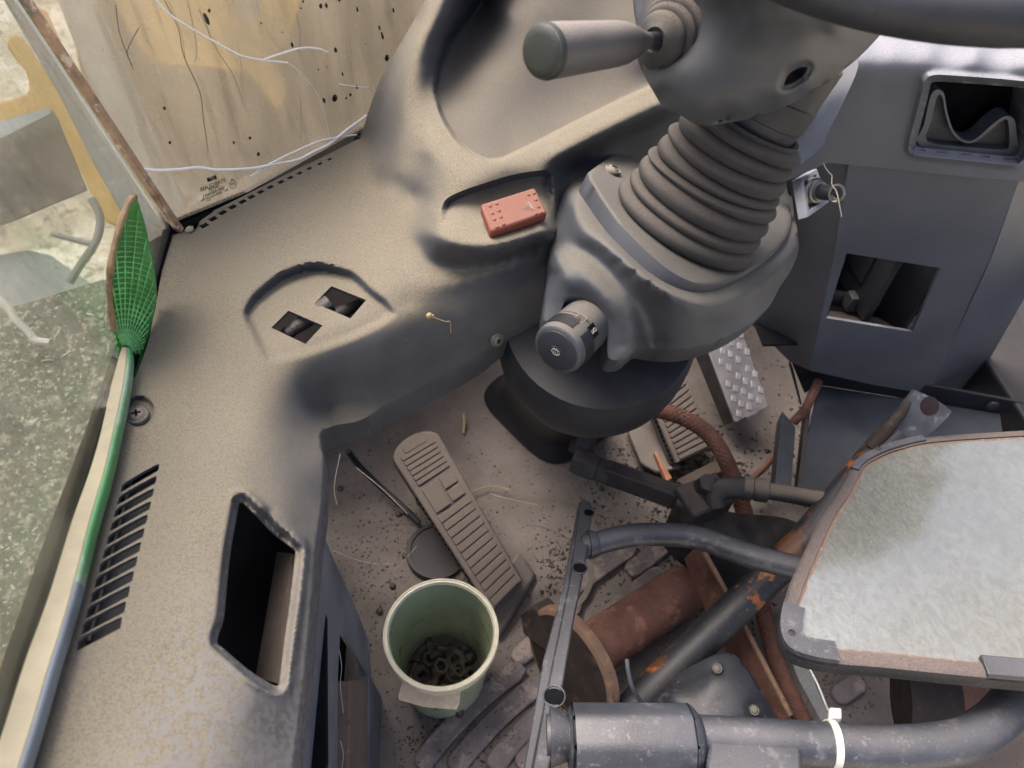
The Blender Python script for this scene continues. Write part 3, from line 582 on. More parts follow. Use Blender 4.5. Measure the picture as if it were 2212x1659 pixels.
def onknob(x, y, wid, hei, mat, name, proud=.0004):
    p, rd = kpt(x, y, .0243); tg = np.cross(KA, rd); return mk(name, box(p, KA * wid, tg * hei, rd * proud), mat, kn), p, rd, tg
_, p, rd, tg = onknob(1135, 790, .0052, .0058, m_dark, 'setting_window')
for s in (1, -1): pass
text('lettering', 'OFF', .0052, p + rd * .0006, -KA * 1, np.cross(rd, -KA), m_print, kn)
_, p, rd, tg = onknob(950, 590, .0048, .0045, m_screw, 'setting_window')
for k in range(5): mk('scale_mark', box(p + rd * .0006 + tg * (k - 2) * .0015, KA * .0036, tg * .00025, rd * .0002), m_blk, kn)
p, rd = kpt(835, 640, .0244); tg = np.cross(KA, rd)
mk('pointer', prism([p + tg * .0055 + rd * .0006, p + KA * .0048 + rd * .0006, p - tg * .0055 + rd * .0006], -rd * .0012), m_blk, kn)
c = KE - KA * .0021; ky = nrm(np.array((0, 0, 1.)) - KA * KA[2]); kx = np.cross(ky, KA)
def kface(a, b): return c + kx * a + ky * b
mk('wash_symbol', J(tube([kface(-.0042, -.001), kface(-.0032, .0016), kface(0, .0026), kface(.0032, .0016), kface(.0042, -.001), kface(.0015, -.0034), kface(-.0015, -.0034), kface(-.0042, -.001)], .00024, 6),
                    *[tube([kface(x, -.0022), kface(x * 1.3, .0012)], .0002, 5) for x in (-.0015, 0, .0015)], *[dome(kface(x, y), -KA, .0003, .0002, 6, 2) for x, y in ((-.004, .0038), (-.002, .0048), (0, .0052), (.002, .0048), (.004, .0038))]), m_print, kn)
# dark housing under the cowl and its foot
DC = np.array(Pz(1283, 738, .555)); FT = Pz(1188, 880, 0.0)
dr = [(.05, .100), (.03, .106), (.0, .107), (-.025, .104), (-.05, .096), (-.07, .082), (-.085, .066)]
mk('lower_housing', lathe(DC, (DC - FT) * np.array((.5, .5, 1)), dr, 48), m_black, col)
ft = []
for z, s, q in ((.0, 1.16, 0), (.012, 1.12, 0), (.03, 1.02, .02), (.05, .92, .05), (.16, .80, .25), (.34, .78, .6), (.5, .74, .9)):
    ctr = np.array((FT[0], FT[1], 0)) * (1 - q) + np.array((DC[0], DC[1], 0)) * q; ft.append((z, s, ctr))
fx, fy = nrm((.82, .57, 0)), nrm((-.57, .82, 0)); V, Fc = [], []; ns = 40
for z, s, ctr in ft:
    for k in range(ns):
        a = 2 * math.pi * k / ns; ca, sa = math.cos(a), math.sin(a); e = .5
        V.append(ctr + fx * .088 * s * math.copysign(abs(ca) ** e, ca) + fy * .105 * s * math.copysign(abs(sa) ** e, sa) + np.array((0, 0, z)))
for i in range(len(ft) - 1):
    for k in range(ns): Fc.append([i * ns + k, i * ns + (k + 1) % ns, (i + 1) * ns + (k + 1) % ns, (i + 1) * ns + k])
mk('foot_boot', (V, Fc), m_black, col, ang=60)
# upper shroud
sh_out = cr([(1386, 100), (1388, 140), (1394, 168), (1409, 194), (1424, 220), (1437, 236), (1462, 244), (1497, 265), (1531, 271), (1598, 261), (1666, 242), (1720, 218), (1768, 191), (1851, 128), (1903, 74), (1925, 50), (1935, 0), (1910, -60)], 3) + [(1700, -90), (1450, -80), (1395, 20)]
SHD = [(1390, 120, .585), (1398, 168, .583), (1424, 215, .580), (1440, 233, .577), (1495, 262, .580), (1535, 268, .582), (1600, 258, .583), (1668, 238, .583), (1722, 213, .584), (1770, 186, .585), (1850, 124, .590), (1905, 70, .592),
       (1420, 180, .570), (1460, 215, .566), (1520, 245, .566), (1600, 235, .562), (1680, 205, .556), (1740, 178, .562), (1800, 130, .566), (1860, 80, .572), (1450, 120, .560), (1520, 190, .550), (1600, 190, .545), (1640, 150, .536), (1690, 140, .536), (1660, 165, .540),
       (1560, 120, .538), (1620, 90, .522), (1700, 80, .514), (1780, 70, .532), (1850, 30, .55), (1640, 50, .505), (1720, 45, .498), (1790, 40, .512), (1660, 10, .492), (1740, 0, .486), (1820, -20, .51), (1560, 20, .528), (1480, 30, .556), (1600, -60, .49), (1740, -70, .478), (1450, -60, .56), (1400, 30, .585), (1910, -30, .57)]
slot_a = cr([(1694, 182), (1702, 162), (1722, 148), (1742, 144), (1744, 150), (1735, 165), (1715, 179), (1698, 185)], 3, True)
def f_sh(Xp, Yp):
    o = 0
    o = o + .004 * np.exp(-((sdf(slot_a, Xp, Yp) - 2) / 7) ** 2)
    o = o + .003 * np.exp(-(dline([(1545, 263), (1574, 253)], Xp, Yp) / 3.5) ** 2)
    return o
mk('upper_shroud', relief(sh_out, SHD, 6, f_sh, [slot_a], skirt=(0, .055, .02), hskirt=(0, .03, -.01)), m_shroud, col, ang=60)
mk('shroud_core', lathe(Pd(1640, 120, .64), AX, [(-.03, .035), (.06, .05), (.09, .05)], 24), m_dark, col)
# gear lever with its small gaiter
GE, GR = Pd(1170, 112, .462), Pd(1398, 88, .545); GA = nrm(GR - GE); GL = np.linalg.norm(GR - GE)
bo = [(0, .0085)]
for i in range(5):
    b0, r0 = .006 + i * .0075, .0165 + i * .0052; bo += [(b0 - .003, r0), (b0, r0 + .0035), (b0 + .0035, r0 + .0030), (b0 + .004, r0 + .0005)]
bo += [(.046, .041), (.06, .040)]
mk('lever_gaiter', lathe(GR + GA * .012, GA, [(0, .0065), (-.002, .009), (.001, .0135)] + bo[1:], 48), m_rubber, col, ang=60)
gr = mk('gear_lever', lathe(GR - GA * .02, GA, [(0, .0058), (.022, .0058), (.06, .0055)], 20), m_black, col)
mk('grip', lathe(GE, GA, [(0, .0155), (.004, .0168), (.02, .0166), (GL * .66, .0150), (GL * .74, .0142), (GL * .82, .0120), (GL * .90, .0088), (GL * .97, .0066), (GL, .0058)], 40), m_grip, gr)
mk('grip_cap', lathe(GE - GA * .001, GA, [(-.0012, .0001), (-.0010, .010), (-.0002, .0142), (.002, .0162), (.005, .0171), (.0056, .0168)], 40), m_gripcap, gr)
# steering wheel: only the near stretch of its rim comes into the picture
wA, wB, wC = Pd(1520, -160, .46), Pd(1950, 14, .41), Pd(2420, 20, .39); wa, wb = wB - wA, wC - wA; wn = np.cross(wa, wb)
wc = wA + (np.cross(wn, wa) * wb.dot(wb) + np.cross(wb, wn) * wa.dot(wa)) / (2 * wn.dot(wn)); wr = np.linalg.norm(wc - wA); wn = nrm(wn); wu, wv_, _ = frame(wn)
def wpt(a, r): return wc + (wu * math.cos(a) + wv_ * math.sin(a)) * r
sw = mk('steering_wheel', tube([wpt(a, wr) for a in np.linspace(0, 2 * math.pi, 97)], .0158, 20, cap=False), m_black, col)
mk('hub', lathe(wc - wn * .05, wn, [(0, .03), (.02, .05), (.035, .055), (.042, .045), (.044, .001)], 32), m_black, sw)
ab = math.atan2((BT - wc).dot(wv_), (BT - wc).dot(wu))
for k in range(3): mk('spoke', tube([wpt(ab + math.pi + k * 2.094, .04) - wn * .03, wpt(ab + math.pi + k * 2.094, .12) - wn * .02, wpt(ab + math.pi + k * 2.094, wr)], .011, 12), m_black, sw)
# ------------------------------------------------------------------ cab floor and its mat
def gridsheet(x0, x1, y0, y1, nx, ny, zf):
    X_, Y_ = np.meshgrid(np.linspace(x0, x1, nx), np.linspace(y0, y1, ny)); Zz = zf(X_, Y_)
    V = np.c_[X_.ravel(), Y_.ravel(), Zz.ravel()]; Fc = [[j * nx + i, j * nx + i + 1, (j + 1) * nx + i + 1, (j + 1) * nx + i] for j in range(ny - 1) for i in range(nx - 1)]
    return V, Fc
def lumps(X_, Y_, seed, sc, n=7):
    r = np.random.default_rng(seed); z = 0
    for i in range(n):
        a, p, k = r.uniform(0, 6.28), r.uniform(0, 6.28), sc * r.uniform(.5, 2); z = z + np.sin((X_ * math.cos(a) + Y_ * math.sin(a)) * k + p) / n
    return z
PADC = Pz(1130, 1180, 0); TUN = Pz(1500, 1000, 0)
def zfloor(X_, Y_):
    z = .003 * lumps(X_, Y_, 3, 26) - .004
    z = z + .10 * sst(.98, 1.25, Y_ + .15 * X_) 
    e = np.hypot((X_ - PADC[0]) / .16, (Y_ - PADC[1]) / .10); z = z + .012 * sst(1.05, .8, e)
    return z
_V, _F = gridsheet(-.42, 1.05, -.35, 1.06, 150, 150, zfloor)
def inside(p): return np.dot(p - CORN, (N_WS[0], N_WS[1], 0)) > -.16
_F = [f for f in _F if all(inside(_V[i]) for i in f)]
fl = mk('cab_floor', (_V, _F), m_floor, kind='structure', loc=(0, 0, 0))
# raised ribs of the mat
def rib(pts, wpx, h, n=8):
    P = [Pz(x, y, 0) for x, y in pts]; c = cr(P, n); L, Rr = [], []
    for i, p in enumerate(c):
        t = nrm(c[min(i + 1, len(c) - 1)] - c[max(i - 1, 0)]); q = np.array((-t[1], t[0], 0)); k = min(1, .55 + .45 * min(i, len(c) - 1 - i) / 2.)
        L.append(p + q * wpx * k + (0, 0, -.004)); Rr.append(p - q * wpx * k + (0, 0, -.004))
    return prism(L + Rr[::-1], (0, 0, h + .006))
ribs_px = [[(905, 1660), (960, 1590), (1040, 1510), (1130, 1440)], [(975, 1665), (1030, 1600), (1100, 1530), (1175, 1470)], [(1060, 1665), (1110, 1600), (1180, 1535)],
           [(1215, 1290), (1290, 1235), (1370, 1180)], [(1290, 1350), (1360, 1290), (1430, 1235)], [(1355, 1240), (1420, 1190), (1475, 1130)], [(1110, 1430), (1180, 1370), (1250, 1300)],
           [(1800, 1510), (1860, 1470)], [(1770, 1430), (1830, 1400)], [(1120, 1660), (1180, 1600), (1240, 1540)]]
for q in ribs_px: mk('rib', rib(q, .0155, .006), m_rib, fl, bevel=.003)
# ridge round the drain well behind the left pedal and a stepped hump beside it
def ring(px, py, r0, r1, z, h, a0=0, a1=6.283, n=40, ell=.8):
    c = Pz(px, py, 0); V = []; Fc = []
    for k in range(n + 1):
        a = a0 + (a1 - a0) * k / n
        for r, zz in ((r0, z), (r0 + .004, z + h), (r1 - .004, z + h), (r1, z)): V.append(c + np.array((math.cos(a) * r, math.sin(a) * r * ell, zz)))
    for k in range(n):
        for j in range(3): Fc.append([k * 4 + j, (k + 1) * 4 + j, (k + 1) * 4 + j + 1, k * 4 + j + 1])
    return V, Fc
mk('mat_ridge', ring(1130, 1240, .105, .122, 0, .009, -1.3, 1.4), m_floor, fl)
mk('drain_well', lathe(Pz(945, 1190, .010), (0, 0, 1), [(-.02, .052), (.004, .052), (.0045, .045), (.002, .044), (.002, .001)], 36), m_black, fl, label='dark round well in the floor behind the left pedal')
mk('rivets', J(*[dome(Pz(x, y, .0), (0, 0, 1), .0055, .003, 10, 3) for x, y in ((860, 1110), (848, 1265), (700, 1075), (735, 1055), (820, 1320), (868, 1340), (1420, 1190), (1300, 1055), (875, 1200))]), m_steel, fl, kind='stuff')
# grit and crumbs
V, Fc = [], []
def grit(cx, cy, sx, sy, n, s0=.0008, s1=.003, z0=.0, rot=0):
    for _ in range(n):
        x, y = cx + random.gauss(0, sx), cy + random.gauss(0, sy); p = Pz(x, y, z0); p[2] = z0 if z0 else float(zfloor(p[0], p[1])) 
        s = s0 + (s1 - s0) * random.random() ** 3; k = len(V)
        for d in ((1, 0, 0), (-.6, .8, 0), (-.5, -.9, 0), (0, 0, .9)): V.append(p + np.array(d) * s * np.array([random.uniform(.6, 1.4) for _ in range(3)]))
        Fc.extend([[k, k + 1, k + 3], [k + 1, k + 2, k + 3], [k + 2, k, k + 3]])
grit(1100, 1250, 250, 200, 1500); grit(1450, 1200, 120, 120, 900); grit(1210, 1220, 25, 40, 260, .001, .004); grit(980, 1580, 90, 60, 700); grit(1480, 970, 60, 60, 700, .001, .005); grit(1830, 1470, 60, 50, 400); grit(1340, 1000, 70, 50, 500)
grit(820, 1250, 50, 120, 400); grit(1500, 1020, 70, 35, 500, .002, .008); grit(1420, 1170, 90, 60, 500, .001, .006); grit(1700, 960, 40, 90, 400, .001, .005); grit(900, 1120, 90, 120, 700, .0006, .0025)
grit(1080, 1600, 120, 60, 800, .0006, .003); grit(1350, 1330, 160, 60, 500, .001, .005)
solo('floor_grit', (V, Fc), MAT('dark_grit', lin('#4a413b'), .9, var=.4, vscale=200, grain=None), 'scattered dark grit and crumbs lying over the floor mat', 'grit', kind='stuff', loc=(0, 0, 0))

# ------------------------------------------------------------------ bulkhead under the dashboard
dl = nrm((WSR - CORN) * np.array((1, 1, 0)))
bp0 = CORN * np.array((1, 1, 0)) + N_WS * np.array((1, 1, 0)) * -.13; bp1 = bp0 + dl * .60
solo('front_bulkhead', prism([bp0 + (0, 0, -.02), bp1 + (0, 0, -.02), np.array((1.05, bp1[1], -.02)), np.array((1.05, bp1[1] + .02, -.02)), bp1 + (-.012, .02, -.02), bp0 + (-.012, .02, -.02)], (0, 0, .60)), m_floor, 'dirty brown bulkhead closing the foot well below the dashboard', 'bulkhead')
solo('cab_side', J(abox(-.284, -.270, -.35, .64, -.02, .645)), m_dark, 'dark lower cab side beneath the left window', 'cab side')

# ------------------------------------------------------------------ right front trim: upper panel with pocket, lower panel with square cut out, key switch
YW = .717; yn = np.array((0, 1., 0))
tr = thing('front_trim_panel', 'blue grey trim panel right of the steering column with cup pocket and square cut out', 'trim panel', (.6, YW, .26))
def PY(off, *l): return PL((0, YW + off, 0), yn, 0, *l)
up_out = [(1690, 395), (1745, 330), (1800, 200), (1845, 110), (1880, 74), (1905, 62), (1960, 70), (2050, 84), (2140, 90), (2330, 100), (2330, 404), (2212, 392), (2080, 381), (1937, 366), (1790, 351)]
pk_out = cr([(2018, 177), (2060, 178), (2180, 187), (2235, 195), (2240, 210), (2226, 270), (2206, 324), (2196, 338), (2180, 341), (2100, 333), (1990, 322), (1980, 314), (1981, 300), (2003, 215), (2010, 186)], 3, True)
def f_up(Xp, Yp):
    d = sdf(pk_out, Xp, Yp); return .006 * sst(14, 2, d) - .0035 * np.exp(-((d - 15) / 6) ** 2)
cu_ = PY(0, (1720, 370), (1790, 340), (1937, 355), (2080, 370), (2212, 382), (2320, 392), (1800, 260), (1900, 250), (2000, 260), (2120, 270), (2250, 280), (2320, 290), (1830, 190), (1900, 200), (1980, 180), (2100, 170), (2212, 180), (2320, 190), (1760, 320))
cu_ += PY(.003, (1860, 140), (1920, 142), (2000, 140), (2100, 145), (2212, 150), (2320, 158)) + PY(.02, (1870, 108), (1930, 110), (2010, 112), (2110, 117), (2212, 121), (2320, 128)) + PY(.06, (1890, 80), (1960, 78), (2050, 90), (2140, 96), (2330, 106))
mk('upper_panel', relief(up_out, cu_, 5.5, f_up, [pk_out], skirt=(0, .02, -.004), hskirt=(0, .05, .0), lines=[(off2(pk_out, k), True) for k in (7, 15, 22)]), m_wall, tr, ang=60)
bk = Pp(2110, 260, (0, YW + .05, 0), yn)
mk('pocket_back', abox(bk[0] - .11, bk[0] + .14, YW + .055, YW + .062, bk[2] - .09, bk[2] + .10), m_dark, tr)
ub = cr([(1984, 318), (1996, 270), (2008, 215), (2018, 196), (2030, 194), (2040, 204), (2046, 240), (2060, 282), (2084, 303), (2108, 300), (2140, 272), (2166, 253), (2184, 252), (2193, 264), (2196, 290), (2196, 345), (2100, 336)], 3, True)
ui = cr([(2003, 305), (2012, 262), (2022, 216), (2030, 204), (2037, 214), (2042, 244), (2056, 286), (2083, 308), (2110, 305), (2143, 278), (2168, 259), (2178, 263), (2181, 300), (2179, 316), (2168, 323), (2080, 317)], 3, True)
cuc = PY(.014, (1984, 318), (2030, 200), (2190, 260), (2196, 345), (2084, 310))
ch = mk('cup_holder', relief(ub, cuc, 5, None, [ui], skirt=(0, .02, 0), hskirt=(0, .012, 0)), MAT('cup_lip_plastic', (.05, .055, .07), .5), tr, ang=60, label='scooped cup holder lip inside the pocket')
mk('scoop', relief(ub, PY(.024, (1984, 318), (2030, 200), (2190, 260), (2196, 345), (2084, 310)), 8, None, skirt=(0, .02, 0)), MAT('dark_scoop', (.022, .024, .03), .6), tr)
lo_out = [(1660, 420), (1740, 352), (1800, 346), (1937, 361), (2080, 376), (2212, 387), (2330, 397), (2330, 470), (2212, 642), (2137, 777), (2076, 840), (2000, 845), (1880, 830), (1760, 800), (1707, 780), (1660, 735), (1615, 693), (1640, 560)]
sq = [(1829, 547), (2032, 579), (1971, 717), (1785, 687)]
def PYL(off, *pts, st=26):
    q = resamp(pts, st, False) + [np.array(pts[-1], float)]; return PY(off, *[tuple(p) for p in q])
fold_l = [(1834, 352), (1803, 547), (1756, 767), (1749, 800)]; fold_r = [(2203, 386), (2140, 561), (2016, 830), (2012, 848)]
cc_ = PY(.008, (1840, 380), (2180, 412), (1815, 540), (2000, 800), (1770, 770), (2080, 600), (1920, 470)) + PY(.006, (1990, 620))
mk('lower_panel', relief(fold_l + [(1880, 830), (1960, 844)] + fold_r[::-1] + [(2080, 375), (1937, 361)], cc_, 9, None, [sq], skirt=(0, .004, 0), hskirt=(0, .005, 0)), m_wall, tr, ang=30)
cs_ = PY(.008, *fold_l) + PY(.075, (1740, 400), (1690, 560), (1650, 690), (1690, 770)) + PY(.12, (1660, 430), (1615, 560))
mk('lower_panel', relief([(1660, 420), (1740, 352)] + fold_l + [(1707, 782), (1660, 735), (1615, 693), (1640, 560)], cs_, 9, None, skirt=(0, .004, 0)), m_wall, tr, ang=30)
ct_ = PY(.008, *fold_r) + PY(.070, (2330, 430), (2214, 642), (2138, 778), (2085, 840))
mk('lower_panel', relief([(2330, 397), (2330, 470), (2214, 642), (2137, 777), (2078, 842)] + fold_r[::-1], ct_, 9, None, skirt=(0, .004, 0)), m_wall, tr, ang=30)
b00, b11 = Pp(1785, 687, (0, YW, 0), yn), Pp(2032, 547, (0, YW, 0), yn)
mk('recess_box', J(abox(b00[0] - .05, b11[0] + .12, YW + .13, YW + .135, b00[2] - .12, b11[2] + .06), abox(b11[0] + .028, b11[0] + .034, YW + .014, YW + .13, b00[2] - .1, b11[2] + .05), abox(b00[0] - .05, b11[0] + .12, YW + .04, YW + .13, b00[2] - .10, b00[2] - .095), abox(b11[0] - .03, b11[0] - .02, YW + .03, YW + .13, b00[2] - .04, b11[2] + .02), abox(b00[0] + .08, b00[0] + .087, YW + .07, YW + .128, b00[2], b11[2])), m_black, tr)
mk('recess_sill', prism([Pp(x, y, (0, YW + .014, 0), yn) for x, y in ((1786, 690), (1970, 719))] + [Pp(x, y, (0, YW + .07, 0), yn) - (0, 0, .01) for x, y in ((1990, 690), (1798, 660))], (0, .0, -.006)), MAT('muddy_sill', lin('#4c443e'), .9, spots=[(lin('#6c6259'), 60, .55, .08, .9), (lin('#26221f'), 80, .6, .06, .9)]), tr)
mk('recess_bar', tube([Pp(1790, 640, (0, YW + .09, 0), yn), Pp(1975, 668, (0, YW + .09, 0), yn)], .012, 14), m_black, tr)
mk('recess_catch', box(Pp(1852, 650, (0, YW + .07, 0), yn), (.017, 0, 0), (0, .01, 0), (0, 0, .014)), MAT('grey_catch', (.07, .07, .075), .6), tr, bevel=.002)
for x, y in ((2143, 880), (1810, 782)): pass
# key switch
kz = [Pd(1731, 384, .88), Pd(1765, 363, .905), Pd(1792, 436, .905), Pd(1745, 470, .88)]; kn_ = nrm(np.cross(kz[1] - kz[0], kz[3] - kz[0])); kn_ *= np.sign(kn_.dot(CAM - kz[0])); kc = sum(kz) / 4
ks = thing('key_switch', 'square bezelled key switch with its key left in', 'key switch', kc)
inr = [p + (kc - p) * .28 for p in kz]
V = [p for p in kz] + [p for p in inr] + [p - kn_ * .012 for p in kz] + [p - kn_ * .010 for p in inr]
mk('bezel', (V, [[i, (i + 1) % 4, 4 + (i + 1) % 4, 4 + i] for i in range(4)] + [[i, 8 + i, 8 + (i + 1) % 4, (i + 1) % 4] for i in range(4)] + [[4 + i, 4 + (i + 1) % 4, 12 + (i + 1) % 4, 12 + i] for i in range(4)] + [[12, 13, 14, 15]]), MAT('pale_bezel', lin('#84868e'), .45), ks, bevel=.0012)
ka = nrm(Pd(1806, 418, .862) - kc); lk = mk('lock_barrel', lathe(kc - ka * .01, ka, [(0, .017), (.012, .016), (.014, .0135), (.017, .0135), (.018, .011), (.022, .011)], 28), m_chrome, ks)
mk('key_stem', lathe(kc + ka * .01, ka, [(0, .009), (.012, .009), (.02, .006), (.03, .005)], 16), m_black, ks)
kcen = Pd(1807, 418, .858)
mk('key_bow', J(tube([kcen + nrm((.55, -.6, .2)) * .0082 * math.cos(a) + np.array((0, .25, .97)) * .0098 * math.sin(a) for a in np.linspace(0, 6.283, 25)], .0018, 8), dome(kcen - np.array((0, 0, .004)), CAM - kcen, .005, .0018, 14, 3), tube([kcen - np.array((0, 0, .012)), kc + ka * .035], .003, 8)), m_chrome, ks)
solo('string', tube(cr([Pd(1773, 325, .86), Pd(1777, 345, .862), Pd(1783, 362, .862), Pd(1792, 374, .86), Pd(1797, 380, .858), Pd(1797, 398, .857), Pd(1806, 412, .853), Pd(1811, 430, .852), Pd(1815, 452, .855), Pd(1818, 468, .858)], 5), .0007, 6), m_web, 'thin frayed string hanging from the key in the switch', 'string')

# ------------------------------------------------------------------ black steel tray below the trim panel
zt = .215; ty = thing('floor_tray', 'shallow black steel tray with upright rear flange below the trim panel', 'tray', Pz(1900, 960, zt))
ta, tb = Pz(1768, 830, zt), Pz(2160, 892, zt); fa, fb = Pp(1707, 777, (0, ta[1] + .005, 0), yn), Pp(2260, 878, (0, tb[1] + .0, 0), yn)
fn = nrm(np.cross(tb - ta, (0, 0, 1))); fn *= np.sign(fn[1])
flg = [Pp(1707, 777, ta, fn), Pp(2330, 893, ta, fn), Pp(2330, 960, ta, fn), Pp(2160, 894, ta, fn), Pp(1768, 832, ta, fn), Pp(1738, 850, ta, fn)]
m_tray = MAT('scuffed_black_plate', (.045, .05, .062), .55, var=.3, vscale=10, spots=[(lin('#6d6257'), 11, .66, .08, .6), (lin('#7c7a7c'), 300, .68, .06, .5)], grain=(500, .3))
mk('rear_flange', prism(flg, fn * .006), m_black, ty, bevel=.001)
mk('bottom_plate', prism([Pz(x, y, zt) for x, y in ((1768, 832), (2160, 894), (2165, 930), (2200, 1100), (1990, 1180), (1718, 1066))], (0, 0, -.004)), m_tray, ty)
mk('rivet', lathe(Pp(2143, 876, ta, fn) - fn * .0005, -fn, [(0, .0105), (.002, .010), (.003, .0085), (.003, .0001)], 20), m_blackp, ty)
mk('rivet', lathe(Pp(1822, 797, ta, fn) - fn * .0005, -fn, [(0, .0085), (.002, .008), (.0025, .001)], 20), m_black, ty)
mk('side_strip', prism([Pz(x, y, zt + .006) for x, y in ((1690, 888), (1719, 922), (1708, 1064), (1674, 1048))], (0, 0, -.03)), m_tray, ty, bevel=.001)
mk('end_flange', prism([Pp(1706, 778, ta, fn) - fn * .002, Pp(1712, 790, ta, fn) - fn * .002, Pz(1732, 872, zt), Pz(1726, 850, zt)], (-.004, -.004, 0)), m_tray, ty)
mk('inner_rail', prism([Pz(x, y, zt + .002) for x, y in ((1742, 880), (1756, 842), (1732, 1064), (1722, 1064))], (0, 0, -.02)), m_oily, ty)
solo('rusty_rod', tube([Pz(1768, 824, .235), Pz(1740, 885, .225), Pz(1714, 912, .2)], .0075, 10), m_rust, 'short rusty rod lying in the slot beside the black tray', 'rod')
solo('rusty_rod', tube([Pz(1690, 960, .10), Pz(1652, 1010, .06), Pz(1606, 1050, .05)], .006, 10), m_rust, 'thin rusty rod passing below the end of the black tray', 'rod')
solo('right_cab_side', J(abox(1.05, 1.08, -.35, 1.2, -.02, .42)), m_wall, 'blue grey lower cab side at the far right', 'cab side')
solo('side_floor_box', J(abox(Pz(2090, 800, .2)[0], 1.1, .60, .95, -.01, .245)), m_black, 'black box at the right edge behind the tray', 'box', bevel=.006)

# ------------------------------------------------------------------ left column: lower side panel
xA, xB = Pz(687, 1140, .612), Pz(630, 1659, .612); xs = xA[0]; xn = nrm(np.cross(xB - xA, (0, 0, 1))); xn *= np.sign(xn[0])
def onsp(x, y, off=0): return Pp(x, y, xA + xn * off, xn)
sp_ = thing('lower_trim', 'blue grey lower panel under the left arm of the dashboard with a dark cut out', 'side panel', (xs, .15, .2))
pa = [(688, 1110), (694, 1145), (733, 1235), (770, 1318), (793, 1376), (797, 1462), (735, 1358), (730, 1460), (728, 1760), (622, 1760), (635, 1659), (647, 1571), (662, 1436), (670, 1300), (680, 1199)]
mk('panel', prism([onsp(x, y, -.002) for x, y in pa], (-.004, 0, 0)), m_dash2, sp_)
mk('panel_edge', prism([onsp(x, y, -.002) for x, y in ((796, 1374), (803, 1466), (822, 1500), (842, 1560), (845, 1720), (795, 1720), (796, 1466))], (-.012, 0, 0)), m_dash2, sp_, bevel=.001)
mk('bracket', prism([onsp(x, y, +.001) for x, y in ((758, 1470), (795, 1466), (795, 1720), (752, 1720))], (-.02, 0, 0)), MAT('dusty_bracket', lin('#584c47'), .85, var=.2, spots=[(lin('#2c2625'), 200, .6, .05, .8), (lin('#7a6c64'), 60, .6, .1, .6)]), sp_, bevel=.002)
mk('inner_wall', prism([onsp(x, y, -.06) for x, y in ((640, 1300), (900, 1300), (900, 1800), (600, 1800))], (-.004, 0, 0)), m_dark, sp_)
mk('bolt', lathe(onsp(738, 1490, -.03), (1, 0, .3), [(0, .006), (.006, .006), (.007, .003)], 6), m_screw, sp_)
for i, c in enumerate(([(735, 1600), (742, 1630), (739, 1659), (748, 1690)], [(732, 1400), (738, 1440), (735, 1480), (742, 1540)])): mk('loose_fibre', tube(cr([onsp(x, y, -.004) for x, y in c], 5), 0.0003, 5), m_web, sp_)
# ------------------------------------------------------------------ pedals
def pedal(name, label, quad, thick, mat, kind):
    """quad: upper left, upper right, lower right, lower left of the tread (world points)"""
    a, b, c, d = [np.array(q) for q in quad]; n = nrm(np.cross(b - a, d - a)); n *= np.sign(n.dot(CAM - a)); ctr = (a + b + c + d) / 4
    t = thing(name, label, 'pedal', ctr - np.array((0, 0, .05)))
    def q(u, v, h=0): return a * (1 - u) * (1 - v) + b * u * (1 - v) + c * u * v + d * (1 - u) * v + n * h
    return t, q, n
pq = (Pz(835, 970, .160), Pz(934, 914, .165), Pz(1130, 1254, .045), Pz(1062, 1324, .045))
lp, q, n = pedal('foot_pedal', 'long worn rubber left pedal with rounded toe and ribbed tread', pq, .02, m_pedal, 0)
oc = [q(.5 + .5 * math.cos(t), .085 - .085 * math.sin(t)) for t in np.linspace(math.pi, 0, 13)] + [q(1, 1), q(0, 1)]
pad = mk('rubber_pad', prism(oc, -n * .026), m_pedal, lp, bevel=.003)
def bar(q, n, u0, u1, v0, v1, h=.0024, ins=0): return prism([q(u0, v0, h), q(u1, v0, h), q(u1, v1, h), q(u0, v1, h)], -n * (h + .002))
rows = [(.045, .075, .25, .72)] + [(.045 + .031 * k, .0715 + .031 * k, .13, .86) for k in range(1, 7)]
for v0, v1, u0, u1 in rows: mk('tread_rib', bar(q, n, u0, u1, v0, v1), m_pedal, pad, bevel=.001)
for u0, u1, v0, v1 in ((.14, .50, .285, .43), (.55, .86, .285, .352), (.55, .86, .365, .43)): mk('tread_block', bar(q, n, u0, u1, v0, v1), m_pedal, pad, bevel=.001)
for k in range(12): mk('tread_rib', bar(q, n, .12, .89, .447 + .0455 * k, .487 + .0455 * k), m_pedal, pad, bevel=.001)
for k in range(22): mk('edge_notch', bar(lambda u, v, h=0: q(u, v, h - .010), n, -.022, .0, .30 + .031 * k, .312 + .031 * k, .004), m_dark, pad)
mk('pedal_arm', tube([q(.5, .95, -.03), q(.45, .55, -.07), q(.3, .3, -.10), Pz(905, 1010, .0)], [.016, .014, .012, .012], 12), m_oily, lp)
mk('pivot_block', prism([q(-.15, .97, -.02), q(1.35, .86, -.02), q(1.45, 1.04, -.02), q(-.1, 1.12, -.02)], (0, 0, -.03)), m_floor, lp, bevel=.006)

